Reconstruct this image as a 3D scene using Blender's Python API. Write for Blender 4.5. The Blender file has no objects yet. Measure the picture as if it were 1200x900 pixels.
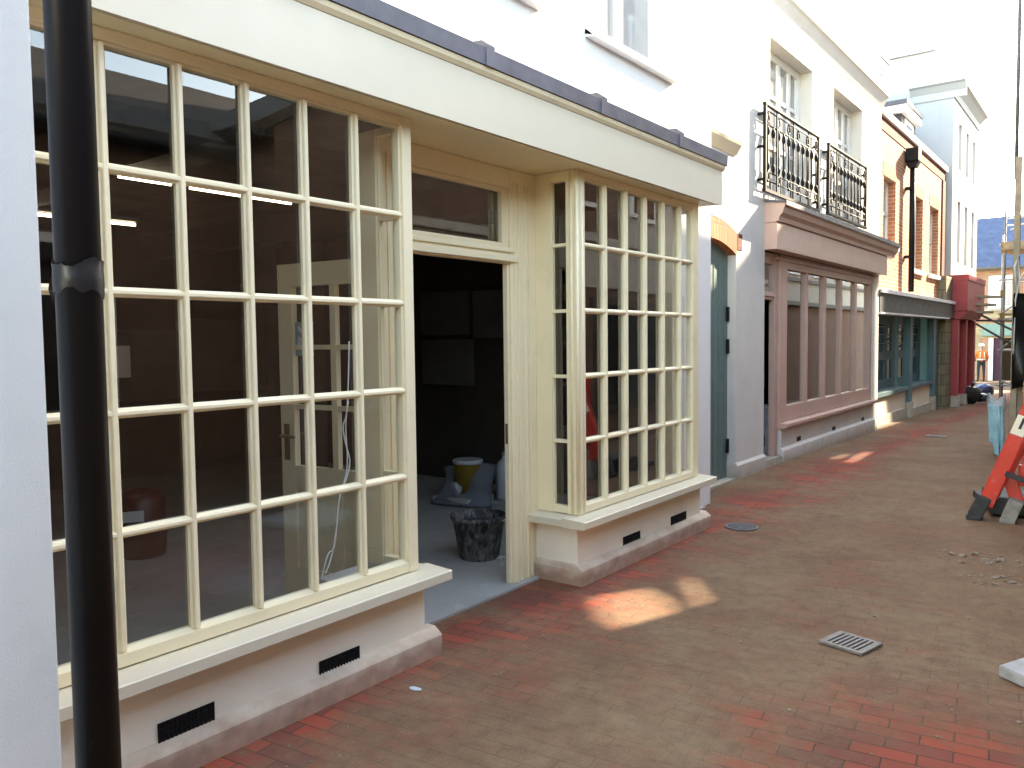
import bpy, bmesh, math, random
from mathutils import Vector, Matrix
random.seed(7)
R = math.radians
S = bpy.context.scene
COL = S.collection

# ------------------------------------------------------------------ camera
CAM = Vector((2.789, 0.0, 1.6)); FOC = 935.3
yw, pt, rl = R(37.4839), R(3.1674), R(-0.6599)
F = Vector((-math.sin(yw)*math.cos(pt), math.cos(yw)*math.cos(pt), -math.sin(pt)))
R0 = Vector((math.cos(yw), math.sin(yw), 0)); U0 = R0.cross(F)
RT = R0*math.cos(rl) + U0*math.sin(rl); UP = -R0*math.sin(rl) + U0*math.cos(rl)
cd = bpy.data.cameras.new('camera'); cam = bpy.data.objects.new('camera', cd); COL.objects.link(cam)
cd.sensor_width = 36; cd.lens = FOC/1200*36; cd.clip_end = 2000; cd.clip_start = 0.05
m = Matrix((RT, UP, -F)).transposed().to_4x4(); m.translation = CAM
cam.matrix_world = m; S.camera = cam

def ray(u, v): return F + RT*(u-600)/FOC + UP*(450-v)/FOC
def onx(u, v, x): d = ray(u, v); return CAM + d*((x-CAM.x)/d.x)
def ony(u, v, y): d = ray(u, v); return CAM + d*((y-CAM.y)/d.y)
def onz(u, v, z): d = ray(u, v); return CAM + d*((z-CAM.z)/d.z)
def G(y): return -0.02*max(0.0, min(y, 60)-11)

# ------------------------------------------------------------------ materials
MATS = {}
class NT:
    def __init__(s, name):
        s.m = bpy.data.materials.new(name); s.m.use_nodes = True
        s.t = s.m.node_tree; s.n = s.t.nodes; s.n.clear()
        s.out = s.n.new('ShaderNodeOutputMaterial'); MATS[name] = s.m
        s.tc = None
    def add(s, typ, **kw):
        n = s.n.new('ShaderNode'+typ)
        for k, v in kw.items():
            if hasattr(n, k): setattr(n, k, v)
            else: n.inputs[k].default_value = v
        return n
    def l(s, a, b): s.t.links.new(a, b)
    def co(s, kind='Object'):
        if s.tc is None: s.tc = s.add('TexCoord')
        return s.tc.outputs[kind]
    def noise(s, scale, detail=4, rough=.55, vec=None, dim='3D'):
        n = s.add('TexNoise'); n.inputs['Scale'].default_value = scale
        n.inputs['Detail'].default_value = detail; n.inputs['Roughness'].default_value = rough
        s.l(vec or s.co(), n.inputs['Vector']); return n.outputs['Fac']
    def ramp(s, fac, *st):
        r = s.add('ValToRGB'); e = r.color_ramp.elements
        e[0].position, e[0].color = st[0][0], c4(st[0][1]); e[1].position, e[1].color = st[-1][0], c4(st[-1][1])
        for p, c in st[1:-1]:
            x = e.new(p); x.color = c4(c)
        s.l(fac, r.inputs['Fac']); return r.outputs['Color']
    def mix(s, fac, a, b, mode='MIX'):
        n = s.add('Mix'); n.data_type = 'RGBA'; n.blend_type = mode
        for k_, sock, val in ((0, n.inputs[0], fac), (1, n.inputs[6], a), (1, n.inputs[7], b)):
            if hasattr(val, 'is_linked'): s.l(val, sock)
            elif isinstance(val, (int, float)): sock.default_value = val if k_ == 0 else (val,)*3+(1,)
            else: sock.default_value = c4(val)
        return n.outputs[2]
    def math(s, op, a, b=0.0, clamp=False):
        n = s.add('Math'); n.operation = op; n.use_clamp = clamp
        for i, val in ((0, a), (1, b)):
            if isinstance(val, (int, float)): n.inputs[i].default_value = val
            else: s.l(val, n.inputs[i])
        return n.outputs[0]
    def sep(s, vec=None):
        n = s.add('SeparateXYZ'); s.l(vec or s.co(), n.inputs[0]); return n.outputs
    def comb(s, x=0, y=0, z=0):
        n = s.add('CombineXYZ')
        for i, v in enumerate((x, y, z)):
            if isinstance(v, (int, float)): n.inputs[i].default_value = v
            else: s.l(v, n.inputs[i])
        return n.outputs[0]
    def bump(s, h, strength=.3, dist=.01):
        n = s.add('Bump'); n.inputs['Strength'].default_value = strength; n.inputs['Distance'].default_value = dist
        s.l(h, n.inputs['Height']); return n.outputs['Normal']
    def pbr(s, col, rough=.6, normal=None, metal=0, spec=.5):
        b = s.add('BsdfPrincipled')
        if isinstance(col, tuple): b.inputs['Base Color'].default_value = c4(col)
        else: s.l(col, b.inputs['Base Color'])
        if isinstance(rough, (int, float)): b.inputs['Roughness'].default_value = rough
        else: s.l(rough, b.inputs['Roughness'])
        b.inputs['Metallic'].default_value = metal; b.inputs['Specular IOR Level'].default_value = spec
        if normal is not None: s.l(normal, b.inputs['Normal'])
        s.l(b.outputs[0], s.out.inputs[0]); return s.m
def c4(c): return (c[0], c[1], c[2], 1) if len(c) == 3 else c
def dim(c, k): return tuple(min(1, x*k) for x in c)

def painted(name, c, rough=.4, var=.06, scale=5, bump=.05, bscale=60, dirt=None, spec=.5, bd=.004):
    t = NT(name); n = t.noise(scale, 5)
    col = t.ramp(n, (.3, dim(c, 1-var)), (.7, dim(c, 1+var)))
    if dirt:
        d = t.noise(dirt[1], 6, .65); col = t.mix(t.math('MULTIPLY', t.ramp(d, (.55, (0,0,0)), (.75, (1,1,1))), dirt[2]), col, dirt[0])
    rn = t.ramp(t.noise(scale*3, 3), (.3, (rough*.85,)*3), (.7, (min(1, rough*1.2),)*3))
    return t.pbr(col, rn, t.bump(t.noise(bscale, 3), bump, bd), spec=spec)

def brickmat(name, c1, c2, mort, w=.225, h=.075, ms=.009, rough=.85, swap=False, var=.5, bump=.5):
    t = NT(name); o = t.sep()
    uu = t.math('ADD', o[0], o[1]); v = t.comb(o[2], uu, 0) if swap else t.comb(uu, o[2], 0)
    b = t.add('TexBrick'); t.l(v, b.inputs['Vector'])
    b.inputs['Scale'].default_value = 1; b.inputs['Brick Width'].default_value = w; b.inputs['Row Height'].default_value = h
    b.inputs['Mortar Size'].default_value = ms; b.inputs['Mortar Smooth'].default_value = .1; b.inputs['Bias'].default_value = 0
    b.inputs['Color1'].default_value = c4(c1); b.inputs['Color2'].default_value = c4(c2); b.inputs['Mortar'].default_value = c4(mort)
    col = t.mix(var, b.outputs['Color'], t.ramp(t.noise(3, 6), (.3, (.55,)*3), (.7, (1.15,)*3)), 'MULTIPLY')
    hh = t.math('ADD', t.math('MULTIPLY', b.outputs['Fac'], -1.0), t.math('MULTIPLY', t.noise(80, 3), .25))
    return t.pbr(col, rough, t.bump(hh, bump, .006), spec=.25)

CREAM = (.86, .745, .51)
painted('cream_gloss', CREAM, .38, .02, 3, .012, 45, ((.50, .41, .28), 3.4, .34))
painted('cream_fascia', (.67, .60, .465), .38, .03, 2, .03, 30)
painted('white_render', (.80, .80, .79), .9, .03, 3, .25, 160)
painted('house_render', (.60, .585, .555), .9, .04, 3, .22, 140)
painted('tall_render', (.47, .48, .475), .9, .03, 2, .15, 120)
painted('rough_render', (.80, .80, .79), .9, .05, 2.2, .3, 170, ((.62, .61, .6), 3.3, .35), bd=.006)
painted('white_wood', (.80, .80, .78), .45, .02)
painted('stone_trim', (.50, .47, .41), .8, .12, 6, .2, 80)
painted('lead', (.10, .10, .125), .5, .25, 5, .2, 25, ((.2, .2, .22), 3, .35))
painted('dark_lead', (.045, .047, .06), .6, .15, 5)
painted('black_iron', (.008, .008, .009), .6, .15, 8, spec=.2)
painted('pink_paint', (.53, .355, .295), .45, .05, 3, .04, 40, ((.30, .22, .2), 2, .25))
painted('teal_paint', (.12, .185, .175), .5, .08, 3, .05, 40)
painted('teal_dark', (.06, .14, .16), .5, .1, 3)
painted('green_fascia', (.055, .062, .057), .55, .1, 3)
painted('red_paint', (.36, .03, .04), .45, .1, 3)
painted('dark_timber', (.055, .04, .03), .7, .25, 4)
painted('grey_timber', (.33, .28, .20), .85, .25, 7, .3, 60)
painted('board_timber', (.42, .33, .21), .85, .2, 5, .3, 60)
painted('galvanised', (.42, .42, .42), .45, .2, 9)
painted('dark_tube', (.10, .095, .09), .6, .25, 9)
painted('cast_iron', (.12, .12, .12), .65, .3, 15, .4, 120, ((.22, .17, .12), 6, .5))
painted('grate_iron', (.19, .165, .15), .7, .2, 25, .4, 120, ((.16, .12, .09), 12, .5))
painted('shade_black', (.008, .008, .008), .9, 0)  # near-black paint stands in for the darkness inside vents, drains and doorway
painted('black_rubber', (.035, .037, .04), .75, .3, 12, .3, 90, ((.16, .14, .12), 9, .5))
painted('grey_rubber', (.24, .23, .21), .85, .25, 12, .3, 90)
painted('black_poly', (.012, .012, .014), .35, .2, 4, .4, 8)
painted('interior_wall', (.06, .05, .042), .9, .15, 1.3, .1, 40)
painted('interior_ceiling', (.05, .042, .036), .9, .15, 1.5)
painted('interior_board', (.13, .13, .125), .8, .1, 2)
painted('brown_box', (.24, .12, .08), .8, .2, 3)
painted('grey_slab', (.36, .36, .36), .85, .2, 14, .4, 70, ((.62, .62, .6), 9, .6))
painted('mortar', (.235, .18, .135), .95, .25, 30, .6, 90)
painted('yellow_plastic', (.24, .15, .02), .4, .1, 5)
painted('lamp_grey', (.12, .115, .11), .5, .05)
painted('white_plastic', (.62, .66, .70), .35, .06, 5, .1, 12)
painted('blue_plastic', (.36, .40, .47), .35, .15, 4, .3, 14)
painted('cable_white', (.72, .72, .70), .4, .02)
painted('paper', (.6, .62, .62), .7, .05)
painted('teal_card', (.22, .36, .37), .6, .1)
painted('skin', (.45, .28, .2), .5, .05)
painted('dark_trousers', (.02, .022, .03), .85, .2)
painted('hivis', (.95, .19, .03), .7, .08, 8)
painted('reflective_tape', (.75, .72, .6), .3, .05)
painted('helmet_white', (.82, .82, .8), .3, .02)
painted('sky_cyan_wrap', (.24, .47, .56), .3, .22, 7, .5, 20)
painted('torn_white', (.55, .6, .62), .5, .12, 14, .5, 30)
painted('pine', (.55, .45, .28), .7, .1)
painted('purple', (.05, .010, .035), .6, .1)
painted('sign_green', (.17, .30, .26), .5, .08)
painted('blue_bag', (.03, .05, .14), .4, .2)
painted('bronze', (.15, .10, .05), .35, .2); 
painted('red_barrier', (.60, .03, .018), .38, .15, 5, .12, 30, ((.55, .25, .2), 16, .4))
painted('red_drum', (.09, .014, .012), .35, .1)
painted('white_film', (.80, .80, .82), .3, .04)
painted('concrete_pier', (.42, .38, .31), .9, .18, 6, .3, 60)

brickmat('orange_brick', (.40, .135, .065), (.50, .20, .10), (.50, .40, .31), w=.225, h=.076)
brickmat('dark_red_brick', (.15, .038, .026), (.19, .055, .034), (.16, .08, .06))
brickmat('arch_brick', (.44, .14, .06), (.52, .19, .085), (.26, .12, .07), w=.073, h=.40, ms=.010)
brickmat('yellow_brick', (.44, .34, .19), (.56, .44, .27), (.33, .27, .19), w=.225, h=.08, ms=.012)
brickmat('quoin_brick', (.42, .17, .09), (.5, .24, .13), (.4, .32, .24))
brickmat('brown_brick', (.19, .10, .072), (.25, .14, .10), (.17, .14, .11))
brickmat('stone_pier', (.17, .145, .09), (.24, .20, .125), (.12, .10, .07), w=.42, h=.26, ms=.014)
brickmat('slate_blue', (.06, .085, .15), (.075, .105, .18), (.05, .07, .125), w=.3, h=.22, ms=.006, rough=.6)
brickmat('slate_brown', (.055, .047, .037), (.095, .08, .06), (.03, .03, .03), w=.26, h=.10, ms=.012, rough=.8)

def stained(name, base, stain, z0, z1, amt, rough=.85):
    'render with brick dust splashed up from the ground'
    t = NT(name); o = t.sep()
    zz = t.math('ADD', o[2], t.math('MULTIPLY', t.math('SUBTRACT', t.noise(7, 5), .5), .16))
    mr = t.add('MapRange'); t.l(zz, mr.inputs[0]); mr.inputs[1].default_value = z0; mr.inputs[2].default_value = z1
    mr.inputs[3].default_value = amt; mr.inputs[4].default_value = 0
    c = t.ramp(t.noise(2.5, 5), (.3, dim(base, .93)), (.7, dim(base, 1.05)))
    sp = t.ramp(t.noise(9, 3), (.70, (0, 0, 0)), (.78, (.35,)*3))
    c = t.mix(sp, c, dim(base, .62))
    st = t.ramp(t.noise(12, 4), (.3, dim(stain, .75)), (.7, dim(stain, 1.15)))
    c = t.mix(mr.outputs[0], c, st)
    return t.pbr(c, rough, t.bump(t.noise(110, 3), .18, .004), spec=.3)
stained('cream_render', (.86, .80, .68), (.36, .20, .145), -.06, .09, .85)
stained('plinth_render', (.74, .66, .54), (.40, .245, .175), .05, .175, .92)
stained('white_plinth', (.62, .60, .58), (.33, .24, .18), -.02, .14, .8)
stained('pier_render', (.66, .63, .58), (.36, .30, .25), .0, .26, .8)

def ground_mat():
    t = NT('clay_paving'); o = t.sep()
    a = R(-7)
    x = t.math('ADD', t.math('MULTIPLY', o[0], math.cos(a)), t.math('MULTIPLY', o[1], -math.sin(a)))
    y = t.math('ADD', t.math('MULTIPLY', o[0], math.sin(a)), t.math('MULTIPLY', o[1], math.cos(a)))
    b = t.add('TexBrick'); t.l(t.comb(x, y, 0), b.inputs['Vector'])
    b.inputs['Scale'].default_value = 1; b.inputs['Brick Width'].default_value = .235; b.inputs['Row Height'].default_value = .088
    b.inputs['Mortar Size'].default_value = .0035; b.inputs['Mortar Smooth'].default_value = .15; b.inputs['Bias'].default_value = -.15
    b.inputs['Color1'].default_value = c4((.30, .066, .040)); b.inputs['Color2'].default_value = c4((.13, .055, .045)); b.inputs['Mortar'].default_value = c4((.075, .045, .032))
    red = t.mix(.6, b.outputs['Color'], t.ramp(t.noise(1.7, 5), (.3, (.72, .72, .76)), (.7, (1.25, 1.15, 1.1))), 'MULTIPLY')
    big = t.noise(.55, 6, .6); mid = t.noise(2.6, 7, .66); fine = t.noise(55, 5, .7)
    # sand worn thin along the shopfronts and at the near right corner
    ax = t.math('ABSOLUTE', t.math('SUBTRACT', o[0], .05))
    nearwall = t.math('SUBTRACT', 1.0, t.math('MULTIPLY', ax, 1.45), True)
    d2 = t.math('POWER', t.math('ADD', t.math('POWER', t.math('SUBTRACT', o[0], 2.45), 2.0), t.math('POWER', t.math('MULTIPLY', t.math('SUBTRACT', o[1], 3.2), .75), 2.0)), .5)
    corner = t.math('SUBTRACT', 1.0, t.math('MULTIPLY', d2, .85), True)
    clean = t.math('MAXIMUM', nearwall, corner)
    f = t.math('ADD', t.math('MULTIPLY', big, .75), t.math('MULTIPLY', mid, .95))
    f = t.math('ADD', f, t.math('MULTIPLY', t.math('SUBTRACT', fine, .5), .35))
    f = t.math('SUBTRACT', f, t.math('MULTIPLY', clean, .40))
    f = t.math('ADD', f, t.math('MULTIPLY', t.math('SUBTRACT', t.noise(16, 5, .7), .5), .30))
    cover = t.ramp(f, (.43, (0, 0, 0)), (.62, (.66,)*3), (.82, (.95,)*3))
    dust = t.ramp(t.noise(1.1, 7, .7), (.3, (.130, .080, .048)), (.5, (.175, .110, .066)), (.68, (.205, .145, .088)))
    dust = t.mix(.75, dust, t.ramp(t.noise(150, 4, .8), (.34, (.6,)*3), (.66, (1.4,)*3)), 'MULTIPLY')
    dust = t.mix(.8, dust, t.ramp(t.noise(11, 6, .72), (.3, (.70, .68, .66)), (.5, (1, 1, 1)), (.72, (1.22, 1.2, 1.16))), 'MULTIPLY')
    dust = t.mix(t.math('MULTIPLY', b.outputs['Fac'], t.ramp(t.noise(3.1, 5, .7), (.42, (0, 0, 0)), (.68, (.6,)*3))), dust, (.085, .055, .036))
    sc_ = t.noise(4.5, 8, .75, t.comb(t.math('MULTIPLY', x, 1.0), t.math('MULTIPLY', y, .35), 0))
    dust = t.mix(t.ramp(sc_, (.60, (0, 0, 0)), (.74, (.42,)*3)), dust, (.08, .052, .034))
    c = t.mix(cover, red, dust)
    hh = t.math('SUBTRACT', t.math('MULTIPLY', t.noise(140, 4, .7), .6), t.math('MULTIPLY', b.outputs['Fac'], t.math('SUBTRACT', 1.25, cover)))
    hh = t.math('ADD', hh, t.math('MULTIPLY', mid, 1.2))
    return t.pbr(c, .93, t.bump(hh, .55, .008), spec=.2)
ground_mat()
def floor_mat():
    t = NT('concrete_floor')
    c = t.ramp(t.noise(1.6, 7, .65), (.3, (.31, .30, .285)), (.7, (.42, .41, .39)))
    c = t.mix(t.ramp(t.noise(7, 5), (.6, (0, 0, 0)), (.8, (.6,)*3)), c, (.58, .55, .51))
    return t.pbr(c, .75, t.bump(t.noise(60, 4), .2, .004))
floor_mat()

def glass(name, tint=(.93, .95, .94), k=2.3, bump=.006):
    t = NT(name)
    fr = t.add('Fresnel'); fr.inputs[0].default_value = 1.5
    nb = t.bump(t.noise(1.6, 2), bump, .05); t.l(nb, fr.inputs[1]) if len(fr.inputs) > 1 else None
    ge = t.add('NewGeometry')
    fac = t.math('MULTIPLY', t.math('MULTIPLY', fr.outputs[0], k), t.math('SUBTRACT', 1.0, ge.outputs['Backfacing']), True)
    tr = t.add('BsdfTransparent'); tr.inputs[0].default_value = c4(tint)
    gl = t.add('BsdfGlossy'); gl.inputs['Roughness'].default_value = .0; gl.inputs[0].default_value = (1, 1, 1, 1); t.l(nb, gl.inputs['Normal'])
    mx = t.add('MixShader'); t.l(fac, mx.inputs[0]); t.l(tr.outputs[0], mx.inputs[1]); t.l(gl.outputs[0], mx.inputs[2])
    t.l(mx.outputs[0], t.out.inputs[0])
glass('shop_glass')
def darkglass(name, c, rough=.03):
    t = NT(name)
    return t.pbr(t.ramp(t.noise(1.2, 3), (.3, dim(c, .8)), (.7, dim(c, 1.2))), rough, t.bump(t.noise(1.1, 2), .03, .05), spec=.8)
darkglass('dark_glass', (.02, .022, .025)); darkglass('reflect_grey_glass', (.30, .31, .32)); darkglass('pale_glass', (.55, .56, .58))  # opaque panes: near-black paints unlit rooms, grey paints bright reflection and curtain
def emit(name, c, st):
    t = NT(name); e = t.add('Emission'); e.inputs[0].default_value = c4(c); e.inputs[1].default_value = st; t.l(e.outputs[0], t.out.inputs[0])
emit('lamp_tube', (1, .96, .88), 1.5)
def bucket_mat():
    t = NT('splashed_bucket'); o = t.sep()
    v = t.comb(t.math('MULTIPLY', o[0], 30), t.math('MULTIPLY', o[1], 30), t.math('MULTIPLY', o[2], 12))
    f = t.noise(1.0, 6, .7, v)
    f2 = t.math('ADD', t.math('MULTIPLY', f, .65), t.math('MULTIPLY', t.noise(5, 4, .6), .35))
    c = t.ramp(f2, (.44, (.02, .021, .026)), (.53, (.13, .13, .127)), (.66, (.33, .32, .30)))
    return t.pbr(c, .6, t.bump(f, .3, .004))
bucket_mat()
def pipe_mat():
    t = NT('black_pipe'); f = t.noise(38, 5, .8)
    o = t.sep()
    low = t.add('MapRange'); t.l(o[2], low.inputs[0]); low.inputs[1].default_value = .3; low.inputs[2].default_value = 1.0; low.inputs[3].default_value = .6; low.inputs[4].default_value = 0
    sp = t.math('MULTIPLY', t.ramp(f, (.66, (0, 0, 0)), (.74, (1, 1, 1))), low.outputs[0])
    c = t.mix(sp, (.007, .007, .009), (.22, .19, .18))
    return t.pbr(c, .32, t.bump(t.noise(14, 3), .04, .004), spec=.3)
pipe_mat()

# ------------------------------------------------------------------ mesh builder
OFF = {}
class MB:
    def __init__(s): s.bm = bmesh.new()
    def box(s, x0, x1, y0, y1, z0, z1, bev=0):
        bm = s.bm if not bev else bmesh.new()
        vs = [bm.verts.new((x, y, z)) for x in (min(x0, x1), max(x0, x1)) for y in (min(y0, y1), max(y0, y1)) for z in (min(z0, z1), max(z0, z1))]
        for f in ((0,1,3,2), (4,6,7,5), (0,4,5,1), (2,3,7,6), (0,2,6,4), (1,5,7,3)): bm.faces.new([vs[i] for i in f])
        if bev:
            bmesh.ops.bevel(bm, geom=list(bm.edges), offset=bev, segments=2, affect='EDGES', profile=.7)
            s.merge(bm)
        return s
    def merge(s, bm, M=None):
        mp = {}
        for v in bm.verts: mp[v] = s.bm.verts.new(M @ v.co if M else v.co)
        for f in bm.faces:
            try:
                nf = s.bm.faces.new([mp[v] for v in f.verts]); nf.smooth = f.smooth
            except ValueError: pass
        bm.free(); return s
    def obox(s, c, ax, ay, az, hx, hy, hz, bev=0):
        'oriented box: centre, three axes, half sizes'
        b = MB(); b.box(-hx, hx, -hy, hy, -hz, hz, bev)
        ax, ay, az = (Vector(a).normalized() for a in (ax, ay, az))
        M = Matrix((ax, ay, az)).transposed().to_4x4(); M.translation = Vector(c)
        return s.merge(b.bm, M)
    def prism(s, pts, axis, a, b, smooth=False):
        'pts: 2D profile; axis x:(y,z) y:(x,z) z:(x,y)'
        def mk(p, t): return {'x': (t, p[0], p[1]), 'y': (p[0], t, p[1]), 'z': (p[0], p[1], t)}[axis]
        A = [s.bm.verts.new(mk(p, a)) for p in pts]; B = [s.bm.verts.new(mk(p, b)) for p in pts]
        n = len(pts)
        for i in range(n):
            f = s.bm.faces.new((A[i], A[(i+1) % n], B[(i+1) % n], B[i])); f.smooth = smooth
        s.bm.faces.new(A[::-1]); s.bm.faces.new(B); return s
    def poly(s, pts):
        s.bm.faces.new([s.bm.verts.new(p) for p in pts]); return s
    def tube(s, pts, r, seg=10, cap=True, closed=False):
        pts = [Vector(p) for p in pts]; rings = []
        rr = r if isinstance(r, (list, tuple)) else [r]*len(pts)
        n = len(pts); up = None
        for i, p in enumerate(pts):
            if closed: d = pts[(i+1) % n]-pts[i-1]
            else: d = pts[min(i+1, n-1)]-pts[max(i-1, 0)]
            d.normalize()
            if up is None:
                up = Vector((0, 0, 1)) if abs(d.z) < .9 else Vector((1, 0, 0))
            a = d.cross(up).normalized(); b = a.cross(d).normalized(); up = b
            rings.append([s.bm.verts.new(p + (a*math.cos(2*math.pi*k/seg)+b*math.sin(2*math.pi*k/seg))*rr[i]) for k in range(seg)])
        for i in range(n if closed else n-1):
            A, B = rings[i], rings[(i+1) % n]
            for k in range(seg):
                f = s.bm.faces.new((A[k], A[(k+1) % seg], B[(k+1) % seg], B[k])); f.smooth = True
        if cap and not closed:
            s.bm.faces.new(rings[0][::-1]); s.bm.faces.new(rings[-1])
        return s
    def lathe(s, prof, c=(0, 0, 0), seg=32, cap=True):
        c = Vector(c); rings = []
        for r, z in prof: rings.append([s.bm.verts.new(c+Vector((r*math.cos(2*math.pi*k/seg), r*math.sin(2*math.pi*k/seg), z))) for k in range(seg)])
        for A, B in zip(rings, rings[1:]):
            for k in range(seg):
                f = s.bm.faces.new((A[k], A[(k+1) % seg], B[(k+1) % seg], B[k])); f.smooth = True
        if cap: s.bm.faces.new(rings[0][::-1]); s.bm.faces.new(rings[-1])
        return s
    def ball(s, c, r, seg=10, sq=(1, 1, 1)):
        b = bmesh.new(); bmesh.ops.create_uvsphere(b, u_segments=seg, v_segments=max(6, seg*2//3), radius=r)
        for f in b.faces: f.smooth = True
        M = Matrix.Translation(Vector(c)) @ Matrix.Diagonal((*sq, 1))
        return s.merge(b, M)
    def lump(s, c, r, sq=(1, 1, .6), seed=0, amp=.35):
        rnd = random.Random(seed); b = bmesh.new(); bmesh.ops.create_icosphere(b, subdivisions=2, radius=1)
        ph = [Vector((rnd.uniform(-3, 3), rnd.uniform(-3, 3), rnd.uniform(-3, 3))) for _ in range(4)]
        for v in b.verts:
            k = 1+amp*sum(math.sin(v.co.dot(p)+i) for i, p in enumerate(ph))/3
            v.co = Vector((v.co.x*sq[0], v.co.y*sq[1], v.co.z*sq[2]))*r*k
        return s.merge(b, Matrix.Translation(Vector(c)))
    def wall(s, x, y0, y1, z0, z1, holes, th):
        'wall facing +x with rectangular openings (y0,y1,z0,z1), clean shell'
        ys = sorted({y0, y1, *[h[0] for h in holes], *[h[1] for h in holes]}); zs = sorted({z0, z1, *[h[2] for h in holes], *[h[3] for h in holes]})
        ys = [y for y in ys if y0 <= y <= y1]; zs = [z for z in zs if z0 <= z <= z1]
        def solid(i, j):
            if i < 0 or j < 0 or i >= len(ys)-1 or j >= len(zs)-1: return False
            cy, cz = (ys[i]+ys[i+1])/2, (zs[j]+zs[j+1])/2
            return not any(h[0] < cy < h[1] and h[2] < cz < h[3] for h in holes)
        cache = {}
        def V(k, i, j):
            if (k, i, j) not in cache: cache[(k, i, j)] = s.bm.verts.new((x-k*th, ys[i], zs[j]))
            return cache[(k, i, j)]
        for i in range(len(ys)-1):
            for j in range(len(zs)-1):
                if not solid(i, j): continue
                s.bm.faces.new((V(0,i,j), V(0,i+1,j), V(0,i+1,j+1), V(0,i,j+1)))
                s.bm.faces.new((V(1,i,j), V(1,i,j+1), V(1,i+1,j+1), V(1,i+1,j)))
                if not solid(i-1, j): s.bm.faces.new((V(0,i,j), V(0,i,j+1), V(1,i,j+1), V(1,i,j)))
                if not solid(i+1, j): s.bm.faces.new((V(0,i+1,j), V(1,i+1,j), V(1,i+1,j+1), V(0,i+1,j+1)))
                if not solid(i, j-1): s.bm.faces.new((V(0,i,j), V(1,i,j), V(1,i+1,j), V(0,i+1,j)))
                if not solid(i, j+1): s.bm.faces.new((V(0,i,j+1), V(0,i+1,j+1), V(1,i+1,j+1), V(1,i,j+1)))
        return s
    def build(s, name, mat, parent=None, kind=None):
        me = bpy.data.meshes.new(name)
        bmesh.ops.recalc_face_normals(s.bm, faces=list(s.bm.faces))
        o = bpy.data.objects.new(name, me)
        if parent is not None:
            off = OFF[parent.name]; o.parent = parent
        else: off = Vector((0, 0, 0))
        if off.length: bmesh.ops.translate(s.bm, verts=list(s.bm.verts), vec=-off)
        s.bm.to_mesh(me); s.bm.free()
        me.materials.append(MATS[mat]); COL.objects.link(o); OFF[o.name] = off
        if kind: o['kind'] = kind
        return o
def build_loose(mb, name, mat, parent):
    'every separate piece of the mesh becomes a part of its own'
    todo = set(mb.bm.verts); out = []
    while todo:
        st = [next(iter(todo))]; isl = set(st)
        while st:
            v = st.pop()
            for e in v.link_edges:
                q = e.other_vert(v)
                if q not in isl: isl.add(q); st.append(q)
        todo -= isl
        n = MB(); mp = {v: n.bm.verts.new(v.co) for v in isl}
        for f in {f for v in isl for f in v.link_faces}:
            nf = n.bm.faces.new([mp[v] for v in f.verts]); nf.smooth = f.smooth
        out.append(n.build(name, mat, parent))
    mb.bm.free(); return out
def rebase(o, base):
    'put the origin of a one-mesh thing at its base'
    base = Vector(base); o.data.transform(Matrix.Translation(-base)); o.location = base; return o
def tag(o, label, cat, group=None):
    o['label'] = label; o['category'] = cat
    if group: o['group'] = group
    return o
def thing(name, label, cat, loc=(0, 0, 0), group=None):
    o = bpy.data.objects.new(name, None); COL.objects.link(o); o.location = loc
    o.empty_display_size = .1; OFF[o.name] = Vector(loc); return tag(o, label, cat, group)
def copytree(src, loc, rotz=0, label=None):
    c = src.copy(); COL.objects.link(c); c.location = loc; c.rotation_euler = (0, 0, rotz); OFF[c.name] = OFF[src.name]
    if label: c['label'] = label
    for ch in list(src.children):
        k = ch.copy(); COL.objects.link(k); k.parent = c
        for g in list(ch.children):
            q = g.copy(); COL.objects.link(q); q.parent = k
    return c

# ------------------------------------------------------------------ the setting: ground
b = MB()
ysr = [-60, -10, 0, 4, 8, 11, 14, 18, 24, 32, 40, 50, 60, 120, 400]
xsr = [-200, -20, -5, 0, 3, 8, 30, 200]
vv = {}
for i, x in enumerate(xsr):
    for j, y in enumerate(ysr): vv[i, j] = b.bm.verts.new((x, y, G(y)))
for i in range(len(xsr)-1):
    for j in range(len(ysr)-1): b.bm.faces.new((vv[i, j], vv[i+1, j], vv[i+1, j+1], vv[i, j+1]))
b.build('paved_ground', 'clay_paving', kind='structure')
b = MB(); b.box(-6.6, -.30, -3.4, 7.0, -.1, .012)
b.box(-.30, -.275, 2.90, 4.27, -.1, .014)
b.build('shop_floor', 'concrete_floor', kind='structure')

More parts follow.
